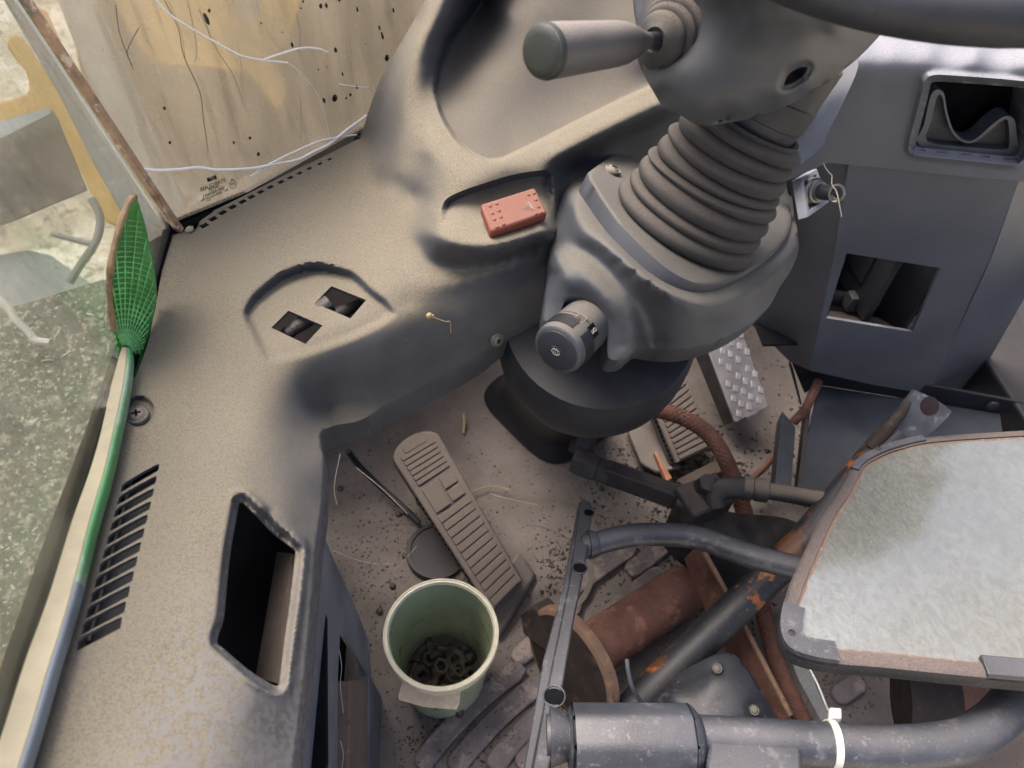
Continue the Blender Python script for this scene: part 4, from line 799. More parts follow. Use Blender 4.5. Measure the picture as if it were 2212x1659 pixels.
pq = (Pz(1398, 848, .115), Pz(1468, 782, .125), Pz(1548, 962, .055), Pz(1461, 1002, .05))
bp, q, n = pedal('foot_pedal', 'ribbed rubber middle pedal partly hidden by the rust brown hose', pq, .02, m_pedal, 0)
pad = mk('rubber_pad', prism([q(0, 0), q(1, 0), q(1, 1), q(0, 1)], -n * .028), m_pedal, bp, bevel=.003)
for k in range(13): mk('tread_rib', bar(q, n, .10, .92, .04 + .073 * k, .095 + .073 * k), m_pedal, pad, bevel=.001)
for k in range(14): mk('edge_notch', bar(lambda u, v, h=0: q(u, v, h - .008), n, -.025, 0, .05 + .067 * k, .078 + .067 * k, .003), m_dark, pad)
mk('pedal_arm', tube([q(.5, .9, -.03), q(.5, .5, -.06), Pz(1395, 905, .0)], .012, 12), m_oily, bp)

pq = (Pz(1524, 740, .150), Pz(1594, 690, .155), Pz(1662, 882, .075), Pz(1588, 914, .075))
ap, q, n = pedal('foot_pedal', 'bare metal right pedal plate embossed with raised diamonds', pq, .02, m_alu, 0)
pad = mk('metal_plate', prism([q(0, 0), q(1, 0), q(1, .97), q(.93, .985), q(.7, .985), q(.66, 1), q(.33, 1.0), q(.3, .985), q(.05, 1), q(0, .975)], -n * .006), m_alu, ap, bevel=.0012)
mk('side_web', prism([q(0, 0, -.002), q(0, .98, -.002), q(0, .98, -.035), q(0, 0, -.045)], (q(1, 0) - q(0, 0)) * .05), m_oily, ap)
def diamond(u, v, du=.085, dv=.050): return prism([q(u - du, v + .012, .0017), q(u - .02, v - dv, .0017), q(u + du, v - .012, .0017), q(u + .02, v + dv, .0017)], -n * .003)
dm = [(u, v) for v0, offs in ((.10, 0), (.20, 1), (.30, 0), (.40, 1)) for u, v in [(.2 + .3 * k + (.14 if offs else 0), v0 - .02 * k) for k in range(3)] if u < .95]
dm += [(u, v) for v0, offs in ((.56, 0), (.65, 1), (.74, 0), (.83, 1), (.92, 0)) for u, v in [(.18 + .31 * k + (.14 if offs else 0), v0 - .02 * k) for k in range(3)] if u < .95]
for u, v in dm: mk('diamond', diamond(u, v), m_alu2, pad, bevel=.0007)
mk('pedal_arm', tube([q(.5, .5, -.02), Pz(1600, 850, .0)], .012, 10), m_oily, ap)
solo('floor_bracket', J(prism([Pz(x, y, .03) for x, y in ((1350, 915), (1410, 905), (1470, 1010), (1420, 1020), (1385, 1000))], (0, 0, -.008)), lathe(Pz(1440, 920, .03), (0, 0, 1), [(0, .012), (.01, .012), (.014, .008)], 14)), m_floor, 'dusty steel bracket on the floor left of the middle pedal', 'bracket', bevel=.002)
solo('copper_strip', prism([Pz(1413, 976, .07), Pz(1418, 975, .07), Pz(1452, 1032, .05), Pz(1440, 1040, .05)], (0, 0, -.012)), MAT('copper_strip_paint', lin('#b07a5c'), .6, spots=[(lin('#7a4a34'), 60, .6, .1, .7)]), 'bright copper coloured strip standing beside the middle pedal', 'strip', bevel=.001)
solo('wood_scrap', prism([Pz(x, y, .03) for x, y in ((1462, 1035), (1560, 985), (1575, 1000), (1570, 1015), (1480, 1052))], (0, 0, -.02)), MAT('muddy_timber', lin('#4d423b'), .95, var=.3, spots=[(lin('#75675c'), 50, .58, .1, .8)]), 'muddy scrap of wood lying below the middle pedal', 'scrap', bevel=.003)

# ------------------------------------------------------------------ bucket of nuts and bolts
ZR = .172; bc = Pz(953, 1365, ZR) * np.array((1, 1, 0))
bk_ = thing('bucket', 'small milky green plastic bucket with a cream rim and torn tan tab', 'bucket', bc)
u_ = np.array((0, 0, 1.))
mk('body', lathe(bc, u_, [(.0, .058), (.001, .0605), (ZR - .03, .0715), (ZR - .004, .0725), (ZR - .004, .0698), (ZR - .03, .0690), (.006, .0585), (.005, .001)], 56, cap=False), m_bucket, bk_)
mk('rim', lathe(bc, u_, [(ZR - .026, .0716), (ZR - .026, .0745), (ZR - .018, .0765), (ZR - .0165, .0752), (ZR - .0155, .0770), (ZR - .004, .0778), (ZR - .0005, .0772), (ZR, .0755), (ZR - .0015, .0745), (ZR - .001, .0720), (ZR - .004, .0703), (ZR - .012, .0700)], 56, cap=False), m_rim, bk_, ang=50)
mk('bottom_disc', lathe(bc, u_, [(.004, .058), (.008, .058), (.0105, .04), (.012, .001)], 40), m_oily, bk_)
fa_ = [Pz(866, 1474, ZR - .022), Pz(996, 1494, ZR - .024)]
mk('torn_tab', prism([Pz(869, 1474, .150), Pz(995, 1490, .150), Pz(993, 1518, .135), Pz(986, 1533, .128), Pz(915, 1527, .128), Pz(862, 1512, .135), Pz(860, 1505, .137)], (0, .0012, -.0012)), m_tape, bk_)
# the hardware inside: every nut and bolt a thing
def bolt_geo(): return J(lathe((0, 0, 0), (0, 0, 1), [(0, .0095), (.0065, .0095), (.0075, .0082)], 6), lathe((0, 0, -.022), (0, 0, 1), [(0, .0042), (.001, .005), (.022, .005)], 14))
def nut_geo():
    V, Fc = lathe((0, 0, 0), (0, 0, 1), [(0, .0105), (.009, .0105)], 6, cap=False); V2, F2 = lathe((0, 0, 0), (0, 0, 1), [(0, .0058), (.009, .0058)], 6, cap=False, a0=.0)
    k = 12; Fb = [q[::-1] for q in F2]; G = J((V, Fc), (V2, Fb)); Fx = G[1] + [[i, 12 + i, 12 + (i + 1) % 6, (i + 1) % 6] for i in range(6)] + [[6 + i, 6 + (i + 1) % 6, 18 + (i + 1) % 6, 18 + i] for i in range(6)]
    return G[0], Fx
def washer_geo(): return J(lathe((0, 0, 0), (0, 0, 1), [(0, .0055), (0, .0125), (.0025, .0125), (.0025, .0055), (0, .0055)], 24, cap=False))
hb = solo('bolt', bolt_geo(), m_steel, 'dusty hex bolt lying in the loose heap at the bottom of the bucket', 'bolt', group='hardware in the bucket', loc=(0, 0, 0), bevel=.0006)
hn = solo('nut', nut_geo(), m_steel, 'dusty hex nut lying in the loose heap at the bottom of the bucket', 'nut', group='hardware in the bucket', loc=(0, 0, 0), bevel=.0005)
hw = solo('washer', washer_geo(), m_steel, 'dusty washer lying in the loose heap at the bottom of the bucket', 'washer', group='hardware in the bucket', loc=(0, 0, 0), bevel=.0004)
items = [(hb, 0, .010, .014, 1.4, .3, 2.0), (hb, -.012, .022, .022, 1.2, .2, .4), (hb, .016, .026, .018, 1.5, 0, 1.2), (hb, -.028, .006, .014, 1.5, .1, 4.2), (hb, .008, -.010, .018, .5, .4, 1), (hb, .028, .008, .016, 1.3, .2, 3.3), (hb, -.020, -.016, .014, 1.5, 0, 5.4),
         (hn, .000, -.030, .008, .1, .15, .3), (hn, .022, -.022, .008, .3, -.1, .9), (hn, -.036, -.022, .008, 1.4, .2, .2), (hn, .034, -.006, .010, .6, .5, .5), (hn, -.006, .002, .026, .2, .3, .4), (hw, .018, .012, .028, .3, -.2, 0), (hw, -.026, .028, .010, .5, .3, 0), (hw, .004, .040, .012, .7, 0, 0), (hn, .030, .030, .010, 1.1, .2, .5), (hb, -.040, .016, .012, 1.5, 0, 2.8), (hb, .012, -.040, .012, 1.5, .1, 3.6), (hb, -.010, -.006, .024, 1.1, .3, 2.6), (hn, .018, -.006, .026, .5, .2, 1.4), (hb, .038, .020, .013, 1.4, .2, .9), (hb, -.016, .042, .012, 1.45, 0, 4.8), (hn, .010, .024, .022, .9, .4, .2), (hw, -.032, -.004, .020, .6, .5, 0), (hn, -.024, .014, .022, .4, .3, 1), (hb, .024, -.034, .014, 1.3, .3, 5)]
seen = set()
for o, x, y, z, rx, ry, rz in items:
    c = o if o.name not in seen else dup(o)
    seen.add(o.name); c.location = (float(bc[0] + x), float(bc[1] + y), z + .008); c.rotation_euler = (rx, ry, rz); c.scale = (1.22, 1.22, 1.22)

# ------------------------------------------------------------------ rusty flanged pin
dc = Pz(1242, 1430, .095); se = Pz(1462, 1284, .050); pa_ = nrm(se - dc); plen = np.linalg.norm(se - dc)
pn = thing('flanged_pin', 'rust brown steel pin with a thick round flange lying on the floor', 'steel pin', dc * np.array((1, 1, 0)))
mk('shaft', lathe(dc, pa_, [(0, .0385), (plen * .6, .0388), (plen + .022, .0385), (plen + .026, .036), (plen + .027, .001)], 40), m_rust, pn)
mk('flange', lathe(dc, pa_, [(-.014, .001), (-.015, .083), (-.013, .0865), (.001, .0865), (.004, .083), (.004, .03)], 56), m_rustf, pn)
mk('flange_face', lathe(dc - pa_ * .0156, pa_, [(-.0015, .001), (-.001, .060), (.0005, .077), (.001, .081)], 48), m_rustd, pn, label='oily dark face of the flange')
mk('lug', prism([dc + (Pz(1122, 1330, .11) - dc), Pz(1152, 1306, .125), Pz(1238, 1402, .13), Pz(1228, 1450, .10), Pz(1128, 1368, .07)], pa_ * .03), m_rustd, pn, bevel=.004)

# ------------------------------------------------------------------ long tube with flattened rusty end (mirror arm)
t0, t1, t2 = Pd(1385, 1512, 1.02), Pd(1740, 1168, 1.03), Pd(1900, 975, 1.06)
ma = thing('support_tube', 'long black tube with orange rust patches and a flattened drilled end', 'support tube', t0)
ax_ = nrm(t2 - t0)
mk('tube', tube([t0 - ax_ * .03, t0, t1, t2, Pd(1935, 935, 1.06)], [.024, .024, .0235, .023, .021], 24), m_blackr, ma)
e0, e1, e2 = Pd(1925, 952, 1.055), Pd(1968, 895, 1.05), Pd(2022, 858, 1.045); wd = Pd(2010, 900, 1.05) - Pd(1970, 850, 1.05); wd = nrm(wd)
m_steelp = MAT('scuffed_grey_steel', lin('#54555b'), .45, .3, var=.25, vscale=30, spots=[(lin('#8a8a8e'), 60, .55, .1, .6), (lin('#6d4a38'), 40, .6, .08, .8), (lin('#1c1c1f'), 25, .62, .08, .8)])
fe = [Pd(x, y, 1.045) for x, y in cr([(1893, 955), (1940, 890), (1975, 846), (1982, 845), (2020, 862), (2052, 885), (2054, 892), (2020, 928), (1975, 960)], 3)]
fnn = nrm(np.cross(fe[5] - fe[0], fe[-1] - fe[0])); fnn *= np.sign(fnn.dot(CAM - fe[0]))
hp = [Pd(2008, 877, 1.045) + (nrm(fe[0] - fe[-1]) * math.cos(a) + np.cross(fnn, nrm(fe[0] - fe[-1])) * math.sin(a)) * .0135 for a in np.linspace(0, 6.283, 20)[:-1]]
mk('flattened_end', prism(fe, -fnn * .010), m_steelp, ma, bevel=.004)
mk('rust_side', tube([Pd(1880, 965, 1.048), Pd(1912, 930, 1.04), Pd(1945, 893, 1.036), Pd(1965, 868, 1.038)], [.008, .010, .008, .003], 12), m_rustd, ma)
mk('bolt_hole', prism([p + fnn * .0006 for p in hp], -fnn * .002), MAT('hole_shadow_rust', lin('#2a1c1c'), .9), ma)

# ------------------------------------------------------------------ tubular frame in front
fr = thing('tubular_frame', 'black painted tubular steel frame with a drilled upright plate and welded sleeve', 'steel frame', Pz(1180, 1600, .0))
P_ = lambda x, y, z: Pz(x, y, z)
def onfr(x, y): return Pp(x, y, FO, FN)
f0, f1, f2 = Pz(1262, 1085, .27), Pz(1160, 1659, .43), Pz(2100, 1600, .43)
FO = f0; FN = nrm(np.cross(f1 - f0, f2 - f0)); FN *= np.sign(FN.dot(CAM - f0))
pl_o = [onfr(x, y) for x, y in ((1252, 1084), (1260, 1079), (1275, 1082), (1281, 1096), (1270, 1185), (1240, 1334), (1204, 1548), (1183, 1680), (1172, 1740), (1140, 1740), (1150, 1659), (1186, 1470), (1228, 1266))]
mk('upright_plate', prism(pl_o, -FN * .010), m_blackp, fr, bevel=.0018)
mk('plate_web', prism([onfr(x, y) - FN * .0012 for x, y in ((1247, 1096), (1253, 1100), (1229, 1266), (1187, 1470), (1150, 1659), (1136, 1740), (1118, 1740), (1131, 1659), (1174, 1420), (1216, 1266))], -FN * .028), m_blackp, fr, bevel=.0015)
for x, y, r in ((1272, 1108, .0068), (1253, 1227, .0085), (1197, 1505, .0098)):
    c = onfr(x, y); b_ = nrm(onfr(x - 8, y + 60) - c)
    mk('bolt_hole', lathe(c + FN * .0003, FN, [(0, r), (.0006, r * .92), (-.0005, r * .8)], 20, cap=True), m_dark, fr)
    mk('hole_lip', tube([c + (b_ * math.cos(a) * 1.25 + np.cross(FN, b_) * math.sin(a)) * r * 1.08 + FN * .0006 for a in np.linspace(0, 6.283, 21)], .0009, 6), m_blackp, fr)
mk('cross_tube', tube(cr([onfr(1262, 1166) - FN * .012, onfr(1360, 1157), onfr(1463, 1156), onfr(1520, 1165), onfr(1570, 1183), onfr(1640, 1206), onfr(1720, 1226), onfr(1820, 1250)], 6), .0150, 24), m_blackp, fr)
mk('weld', lathe(onfr(1272, 1166) - FN * .008, onfr(1360, 1157) - onfr(1262, 1166), [(0, .0185), (.006, .0178), (.012, .0152)], 24), m_blackp, fr)
mk('bottom_tube', tube(cr([onfr(1180, 1592), onfr(1300, 1594), onfr(1500, 1593), onfr(1700, 1604), onfr(1850, 1613), onfr(1980, 1614), onfr(2080, 1598), onfr(2150, 1558), onfr(2195, 1500), onfr(2230, 1420), onfr(2300, 1300)], 6), .0198, 28), m_blackp, fr)
mk('weld', lathe(onfr(1188, 1592), onfr(1300, 1594) - onfr(1180, 1592), [(0, .0265), (.008, .0235), (.016, .0205)], 24), m_blackp, fr)
sa = nrm(onfr(1500, 1593) - onfr(1230, 1592)); s0_, s1_ = onfr(1228, 1602), onfr(1497, 1602); sl_ = np.linalg.norm(s1_ - s0_)
mk('welded_sleeve', lathe(s0_, sa, [(0, .021), (.0, .031), (.006, .0345), (sl_ - .006, .0345), (sl_, .031), (sl_, .020)], 8, a0=math.pi / 8), m_blackp, fr, bevel=.005, ang=60)
mk('weld', lathe(s1_ - sa * .003, sa, [(0, .033), (.005, .029), (.010, .0225)], 24), m_blackp, fr)
mk('block', prism([onfr(x, y) + FN * .012 for x, y in ((1526, 1600), (1716, 1612), (1728, 1640), (1728, 1740), (1520, 1740))], -FN * .035), m_blackp, fr, bevel=.004)
zt_ = thing('zip_tie', 'white plastic cable tie cinched round the lower black tube', 'cable tie', onfr(1800, 1600))
zc = onfr(1797, 1609); za = nrm(onfr(1850, 1613) - onfr(1750, 1606)); zu = nrm(FN - za * FN.dot(za)); zv = np.cross(za, zu)
ringp = [zc + (zu * math.cos(a) + zv * math.sin(a)) * .0208 for a in np.linspace(0, 6.283, 33)]
V, Fc = [], []
for i, p in enumerate(ringp):
    rd = nrm(p - zc); V += [p - za * .0033 - rd * .0008, p - za * .0033 + rd * .0008, p + za * .0033 + rd * .0008, p + za * .0033 - rd * .0008]
for i in range(32): Fc += [[4 * i + j, 4 * i + (j + 1) % 4, 4 * i + 4 + (j + 1) % 4, 4 * i + 4 + j] for j in range(4)]
mk('strap', (V, Fc), m_white, zt_)
hd = onfr(1797, 1566) + FN * .012
mk('head', box(hd, za * .0058, nrm(onfr(1797, 1550) - onfr(1797, 1580)) * .0062, zu * .005), m_white, zt_, bevel=.0015)
mk('tail', tube(cr([hd + zu * .004, Pd(1790, 1535, .80), Pd(1765, 1475, .83), Pd(1742, 1432, .86), Pd(1722, 1395, .9)], 5), .0011, 6), m_wire, zt_)

# ------------------------------------------------------------------ mirror
mo_ = cr([(2500, 1440), (2540, 1380), (2545, 1200), (2530, 980), (2505, 925), (2440, 912), (2330, 919), (2212, 926), (2080, 934), (1991, 942), (1940, 953), (1890, 970), (1845, 998), (1812, 1055), (1778, 1105), (1747, 1168), (1714, 1240), (1696, 1290), (1686, 1330), (1687, 1370), (1706, 1402), (1751, 1420), (1812, 1430), (1900, 1437), (2020, 1449), (2133, 1460), (2330, 1476), (2440, 1474)], 4, True)
M0, M1, M2 = Pz(1720, 1320, .475), Pz(2100, 1440, .50), Pz(2050, 960, .44)
MN = nrm(np.cross(M1 - M0, M2 - M0)); MN *= np.sign(MN[2])
def onm(x, y, h=0): return Pp(x, y, M0, MN) + MN * h
mi = thing('mirror', 'large dusty rear view mirror with rounded corners and black plastic rim', 'mirror', onm(2000, 1200) - MN * .03)
oO = [onm(*p) for p in mo_]; ctr = onm(2120, 1190)
def inset(ps, d):
    out = []; N = len(ps)
    for i in range(N):
        t = nrm(ps[(i + 1) % N] - ps[i - 1]); q = np.cross(MN, t); q *= np.sign(q.dot(ctr - ps[i])); out.append(ps[i] + q * d)
    return out
i1, i2 = inset(oO, .004), inset(oO, .0125); N = len(oO)
V = [p - MN * .022 for p in i1] + [p - MN * .018 for p in oO] + [p - MN * .003 for p in oO] + i1 + [p + MN * .0 for p in i2] + [p - MN * .003 for p in i2]
mk('rim', (V, [[j * N + i, j * N + (i + 1) % N, (j + 1) * N + (i + 1) % N, (j + 1) * N + i] for j in range(5) for i in range(N)] + [list(range(N))]), MAT('mirror_rim', (.022, .023, .027), .6, dust=lin('#6a5e59'), dlo=.5, dhi=1.0, damt=.85, dnoise=.8, grain=(800, .4), spots=[(lin('#8a7c70'), 300, .6, .06, .4)]), mi, ang=45)
mk('mirror_glass', prism([p - MN * .0022 for p in inset(oO, .0115)], -MN * .004), m_mirror, mi)
V, Fc = [], []
b1, b2 = inset(oO, .0118), inset(oO, .0155)
rr_ = [.75 + .5 * random.random() for _ in range(N)]; b2 = [b1[i] + (b2[i] - b1[i]) * rr_[i] for i in range(N)]
V = [p - MN * .0018 for p in b1] + [p - MN * .0021 for p in b2]
mk('rust_border', (V, [[i, (i + 1) % N, N + (i + 1) % N, N + i] for i in range(N)]), MAT('brown_mirror_edge', lin('#6d5a4e'), .9, var=.2, spots=[(lin('#8f7c6b'), 120, .55, .1, .7), (lin('#6a5346'), 200, .62, .06, .7)]), mi)
def clip(i0, i1_, w=.020):
    a = oO[i0:i1_]; b = inset(oO, w)[i0:i1_]; P = [p + MN * .0028 for p in a] + [p + MN * .0028 for p in b[::-1]]
    return mk('corner_clip', prism(P, -MN * .010), m_blackp, mi, bevel=.0012)
def near(x, y): return min(range(N), key=lambda i: (mo_[i][0] - x) ** 2 + (mo_[i][1] - y) ** 2)
c1 = clip(near(1991, 942), near(1835, 1010) + 1, .010); c2 = clip(near(1692, 1302), near(1812, 1430) + 1); c3 = clip(near(2133, 1460), near(2300, 1474) + 1)
for c_, (x, y) in ((c1, (1896, 972)), (c2, (1709, 1371))):
    p = onm(x, y, .0028); s_ = mk('clip_screw', lathe(p, MN, [(0, .0035), (.0008, .0035), (.0012, .002), (.0005, .0015)], 16), m_black, c_)
solo('bent_strip', prism([Pd(x, y, .95) for x, y in cr([(1708, 1418), (1725, 1465), (1760, 1530), (1790, 1580), (1815, 1582), (1790, 1540), (1762, 1480), (1752, 1425)], 3)], (0, .002, -.002)), m_clear, 'curved cloudy plastic strip hanging below the corner of the mirror', 'plastic strip')

# ------------------------------------------------------------------ pipes, hoses and fittings
hs = solo('hose', tube(cr([Pd(1374, 882, 1.19), Pd(1395, 882, 1.18), Pd(1430, 888, 1.17), Pd(1475, 902, 1.16), Pd(1522, 930, 1.15), Pd(1556, 972, 1.14), Pd(1582, 1030, 1.14), Pd(1604, 1095, 1.14), Pd(1622, 1165, 1.13), Pd(1638, 1260, 1.14), Pd(1655, 1350, 1.14), Pd(1685, 1450, 1.12), Pd(1730, 1545, 1.10), Pd(1775, 1640, 1.08)], 8), .0122, 20), m_hose, 'long braided rust brown hose curving over the middle pedal and down', 'hose')
braid = []
hp_ = cr([Pd(1374, 882, 1.19), Pd(1395, 882, 1.18), Pd(1430, 888, 1.17), Pd(1475, 902, 1.16), Pd(1522, 930, 1.15), Pd(1556, 972, 1.14), Pd(1582, 1030, 1.14), Pd(1604, 1095, 1.14), Pd(1622, 1165, 1.13), Pd(1638, 1260, 1.14), Pd(1655, 1350, 1.14), Pd(1685, 1450, 1.12), Pd(1730, 1545, 1.10)], 40)
lenp = np.cumsum([0] + [np.linalg.norm(hp_[i + 1] - hp_[i]) for i in range(len(hp_) - 1)])
frs = []; u = None
for i in range(len(hp_)):
    t = nrm(hp_[min(i + 1, len(hp_) - 1)] - hp_[max(i - 1, 0)])
    if u is None: u, _, _ = frame(t)
    else: u = nrm(u - t * u.dot(t))
    frs.append((u, np.cross(t, u)))
for s in (1, -1):
    for ph in range(9):
        pth = []
        for i in range(0, len(hp_), 3):
            a = s * lenp[i] / .0122 * 1.1 + ph * math.pi * 2 / 9; pth.append(hp_[i] + (frs[i][0] * math.cos(a) + frs[i][1] * math.sin(a)) * .0123)
        braid.append(tube(pth, .0008, 4, cap=False))
mk('braid', J(*braid), m_hose, hs, kind='stuff')
# hydraulic elbow
hy = thing('hydraulic_fitting', 'oily black hydraulic elbow with hex nuts and a straight square body', 'pipe fitting', Pd(1260, 1000, 1.2))
mk('bend', tube(cr([Pd(1345, 894, 1.20), Pd(1312, 893, 1.20), Pd(1285, 903, 1.195), Pd(1266, 930, 1.19), Pd(1256, 965, 1.19)], 6), .013, 16), m_oily, hy)
def hexn(p, d, l, r, name='hex_nut', m=m_oily): return mk(name, lathe(p, d, [(0, r * .92), (l * .1, r), (l * .9, r), (l, r * .92)], 6), m, hy, bevel=.001)
d1 = Pd(1250, 1010, 1.18) - Pd(1264, 940, 1.19); hexn(Pd(1263, 938, 1.19), d1, .032, .021)
d2 = Pd(1500, 1090, 1.12) - Pd(1250, 1000, 1.16)
hexn(Pd(1238, 994, 1.165), d2, .040, .0225); hexn(Pd(1290, 1013, 1.155), d2, .022, .0205, 'collar')
mk('square_body', lathe(Pd(1306, 1018, 1.15), d2, [(0, .021), (.128, .021), (.132, .018)], 4, a0=.5), m_oily, hy, bevel=.003)
mk('end_block', box(Pd(1490, 1092, 1.115), nrm(d2) * .022, nrm(np.cross(d2, (0, 0, 1))) * .02, (0, 0, .02)), m_oily, hy, bevel=.004)
hz = thing('black_hose', 'black hydraulic hose with crimped ferrule running under the mirror', 'hose', Pd(1530, 1060, 1.09))
mk('elbow', tube(cr([Pd(1545, 1095, 1.09), Pd(1543, 1072, 1.09), Pd(1558, 1056, 1.088), Pd(1585, 1052, 1.086), Pd(1620, 1054, 1.084)], 6), .016, 16), m_oily, hz)
mk('ferrule', lathe(Pd(1605, 1053, 1.085), Pd(1700, 1066, 1.075) - Pd(1605, 1053, 1.085), [(0, .017), (.012, .018), (.014, .0155), (.018, .0175), (.034, .0175), (.036, .013)], 24), m_rubber, hz)
mk('hose_run', tube(cr([Pd(1640, 1058, 1.08), Pd(1700, 1067, 1.07), Pd(1760, 1078, 1.05), Pd(1860, 1090, 1.03)], 5), .0125, 16), m_rubber, hz)
mk('hex_nut', lathe(Pd(1520, 1052, 1.10), (.1, -.2, 1), [(-.03, .014), (.0, .0155), (.018, .015), (.02, .010)], 6), m_oily, hz, bevel=.001)
mk('valve_body', box(Pd(1515, 1082, 1.11), (.034, .01, .004), (-.008, .026, 0), (0, 0, .022)), m_oily, hz, bevel=.005)
solo('oily_casting', relief(cr([(1450, 1100), (1510, 1088), (1590, 1108), (1700, 1120), (1740, 1160), (1690, 1250), (1600, 1220), (1500, 1160)], 4, True), [(1460, 1105, 1.14), (1510, 1100, 1.12), (1600, 1125, 1.11), (1700, 1140, 1.10), (1660, 1220, 1.13), (1560, 1170, 1.13), (1740, 1170, 1.14)], 9, lambda a, b: .006 * lumps(a, b, 5, .07), skirt=(0, 0, -.09)), m_oily, 'lumpy oil blackened casting below the end of the hydraulic fitting', 'casting')
fbx = thing('flat_bar', 'thin rusty flat bar slanting under the black tube towards the plastic cover', 'steel bar', Pd(1700, 1550, 1.02))
mk('bar', prism([Pd(1497, 1186, 1.15), Pd(1520, 1190, 1.13), Pd(1600, 1336, 1.09), Pd(1708, 1546, 1.02), Pd(1695, 1558, 1.04), Pd(1560, 1336, 1.11)], (-.008, 0, -.03)), m_rust, fbx, bevel=.001)
mk('bright_edge', tube([Pd(1520, 1190, 1.129), Pd(1600, 1336, 1.089), Pd(1708, 1546, 1.019)], .0042, 8), m_rustf, fbx)
pc, pd_ = Pz(1945, 1505, .15), Pz(2120, 1525, .17); pax = nrm(pd_ - pc)
pp = thing('rusty_pipe', 'dark rusty open ended pipe lying under the mirror', 'pipe', pc * np.array((1, 1, 0)))
_pl = np.linalg.norm(pd_ - pc)
mk('pipe_wall', lathe(pc, pax, [(0, .001), (0, .055), (_pl * .62, .055)], 40, cap=False), m_rustd, pp)
mk('pipe_mouth', lathe(pc, pax, [(_pl * .62, .0555), (_pl, .0555), (_pl, .049), (.02, .049)], 40, cap=False), m_rust, pp, label='lighter rust brown mouth of the pipe')
mk('loose_pin', tube([pd_ - pax * .02 + (0, 0, .02), pd_ + pax * .02 + (0, .01, .035)], .009, 12), m_oily, pp)
# black plastic cover with three fixings
cvo = cr([(1392, 1548), (1402, 1526), (1430, 1492), (1470, 1452), (1510, 1430), (1545, 1413), (1572, 1409), (1592, 1418), (1608, 1436), (1640, 1485), (1672, 1540), (1700, 1590), (1690, 1650), (1420, 1650)], 3)
cv = thing('plastic_cover', 'scuffed black plastic cover with countersunk fixings beside the lower tube', 'cover', Pz(1540, 1530, 0))
def f_cv(a, b):
    o = 0
    for x, y in ((1608, 1452 + 0), (1762 - 0, 1860)): pass
    o = .010 * np.exp(-(np.hypot((a - 1548), (b - 1444)) / 13) ** 2) + .008 * np.exp(-(np.hypot((a - 1628), (b - 1535)) / 15) ** 2)
    return o - .003 * np.exp(-(dline([(1400, 1540), (1470, 1548), (1560, 1568), (1600, 1590)], a, b) / 6) ** 2)
mk('shell', relief(cvo, [(1400, 1535, .99), (1470, 1460, .985), (1545, 1420, .985), (1580, 1415, .985), (1605, 1440, .98), (1665, 1540, .97), (1695, 1600, .97), (1450, 1500, .95), (1540, 1460, .945), (1590, 1470, .945), (1560, 1510, .925), (1620, 1530, .935), (1480, 1530, .93), (1440, 1640, .90), (1560, 1600, .90), (1670, 1640, .93)], 6, f_cv, skirt=(0, 0, -.12)), m_blackp, cv, ang=60)
for x, y, d_ in ((1549, 1444, .948), (1768 * 0 + 1629, 1534, .938)): screw('fixing_bolt', Pd(x, y, d_), (.1, -.3, 1), .0065, cv, mat=m_screw, cross=False)
solo('cable_stub', tube(cr([Pd(1354, 1424, .90), Pd(1357, 1450, .895), Pd(1366, 1485, .90), Pd(1380, 1510, .92), Pd(1397, 1530, .94)], 6), [.0028] * 25, 10), MAT('grey_cable', lin('#4a4c55'), .5), 'short dark grey cable stub curling up beside the plastic cover', 'cable')
solo('floor_lever', tube(cr([Pz(752, 975, .10), Pz(775, 1005, .06), Pz(820, 1050, .03), Pz(870, 1095, .02), Pz(905, 1130, .01)], 5), .0055, 10), m_black, 'thin black rod slanting across the floor behind the left pedal', 'rod')
for lb, c, r_ in (('dry twig lying across the floor beside the hydraulic fitting', [(1350, 925), (1385, 960), (1412, 1010)], .0024), ('short dry twig among the grit below the middle pedal', [(1500, 1045), (1560, 1010), (1600, 1000)], .003), ('thin dry stem lying beside the left pedal', [(1010, 1065), (1060, 1050), (1100, 1058)], .0012)):
    solo('twig', tube(cr([Pz(x, y, .012) for x, y in c], 4), r_, 6), m_straw if 'stem' in lb else m_rustd, lb, 'twig')
# little things that lie about
solo('straw', tube([Pz(1002, 893, .02), Pz(1003, 912, .012), Pz(1001, 936, .006)], [.0028, .0034, .0022], 6), m_straw, 'short dry straw stalk lying on the floor ahead of the left pedal', 'straw')
tw = [Pp(922, 676, A0, N_AP) + N_AP * .004, Pp(945, 686, A0, N_AP) + N_AP * .003, Pp(960, 691, A0, N_AP) + N_AP * .003, Pp(969, 692, A0, N_AP) + N_AP * .003, Pp(971, 715, A0, N_AP) + N_AP * .003]
solo('dry_seed', J(tube(cr(tw, 4), .0005, 5), dome(tw[0], N_AP, .0032, .003, 8, 3), dome(tw[0] + (.003, .001, -.002), N_AP, .0022, .002, 8, 3)), m_straw, 'dry seed head with a thin bent stalk stuck on the dashboard edge', 'seed head')
web = []
for c in ([(1228, 855), (1243, 850), (1258, 862), (1262, 880), (1252, 892)], [(1330, 838), (1318, 850), (1326, 832), (1340, 845)], [(1310, 780), (1350, 788), (1382, 782), (1400, 768)], [(1255, 815), (1282, 838), (1294, 856)], [(1305, 850), (1330, 845)]):
    web.append(tube(cr([Pd(x, y, .80) for x, y in c], 4), .00035, 4))
for c in ([(770, 1010), (830, 1060), (880, 1110)], [(720, 1190), (790, 1215), (850, 1218)], [(1060, 1068), (1110, 1080), (1160, 1090)], [(800, 1290), (900, 1180)], [(735, 980), (722, 1050), (728, 1090)]):
    web.append(tube(cr([Pd(x, y, 1.12) for x, y in c], 4), .0005, 4))
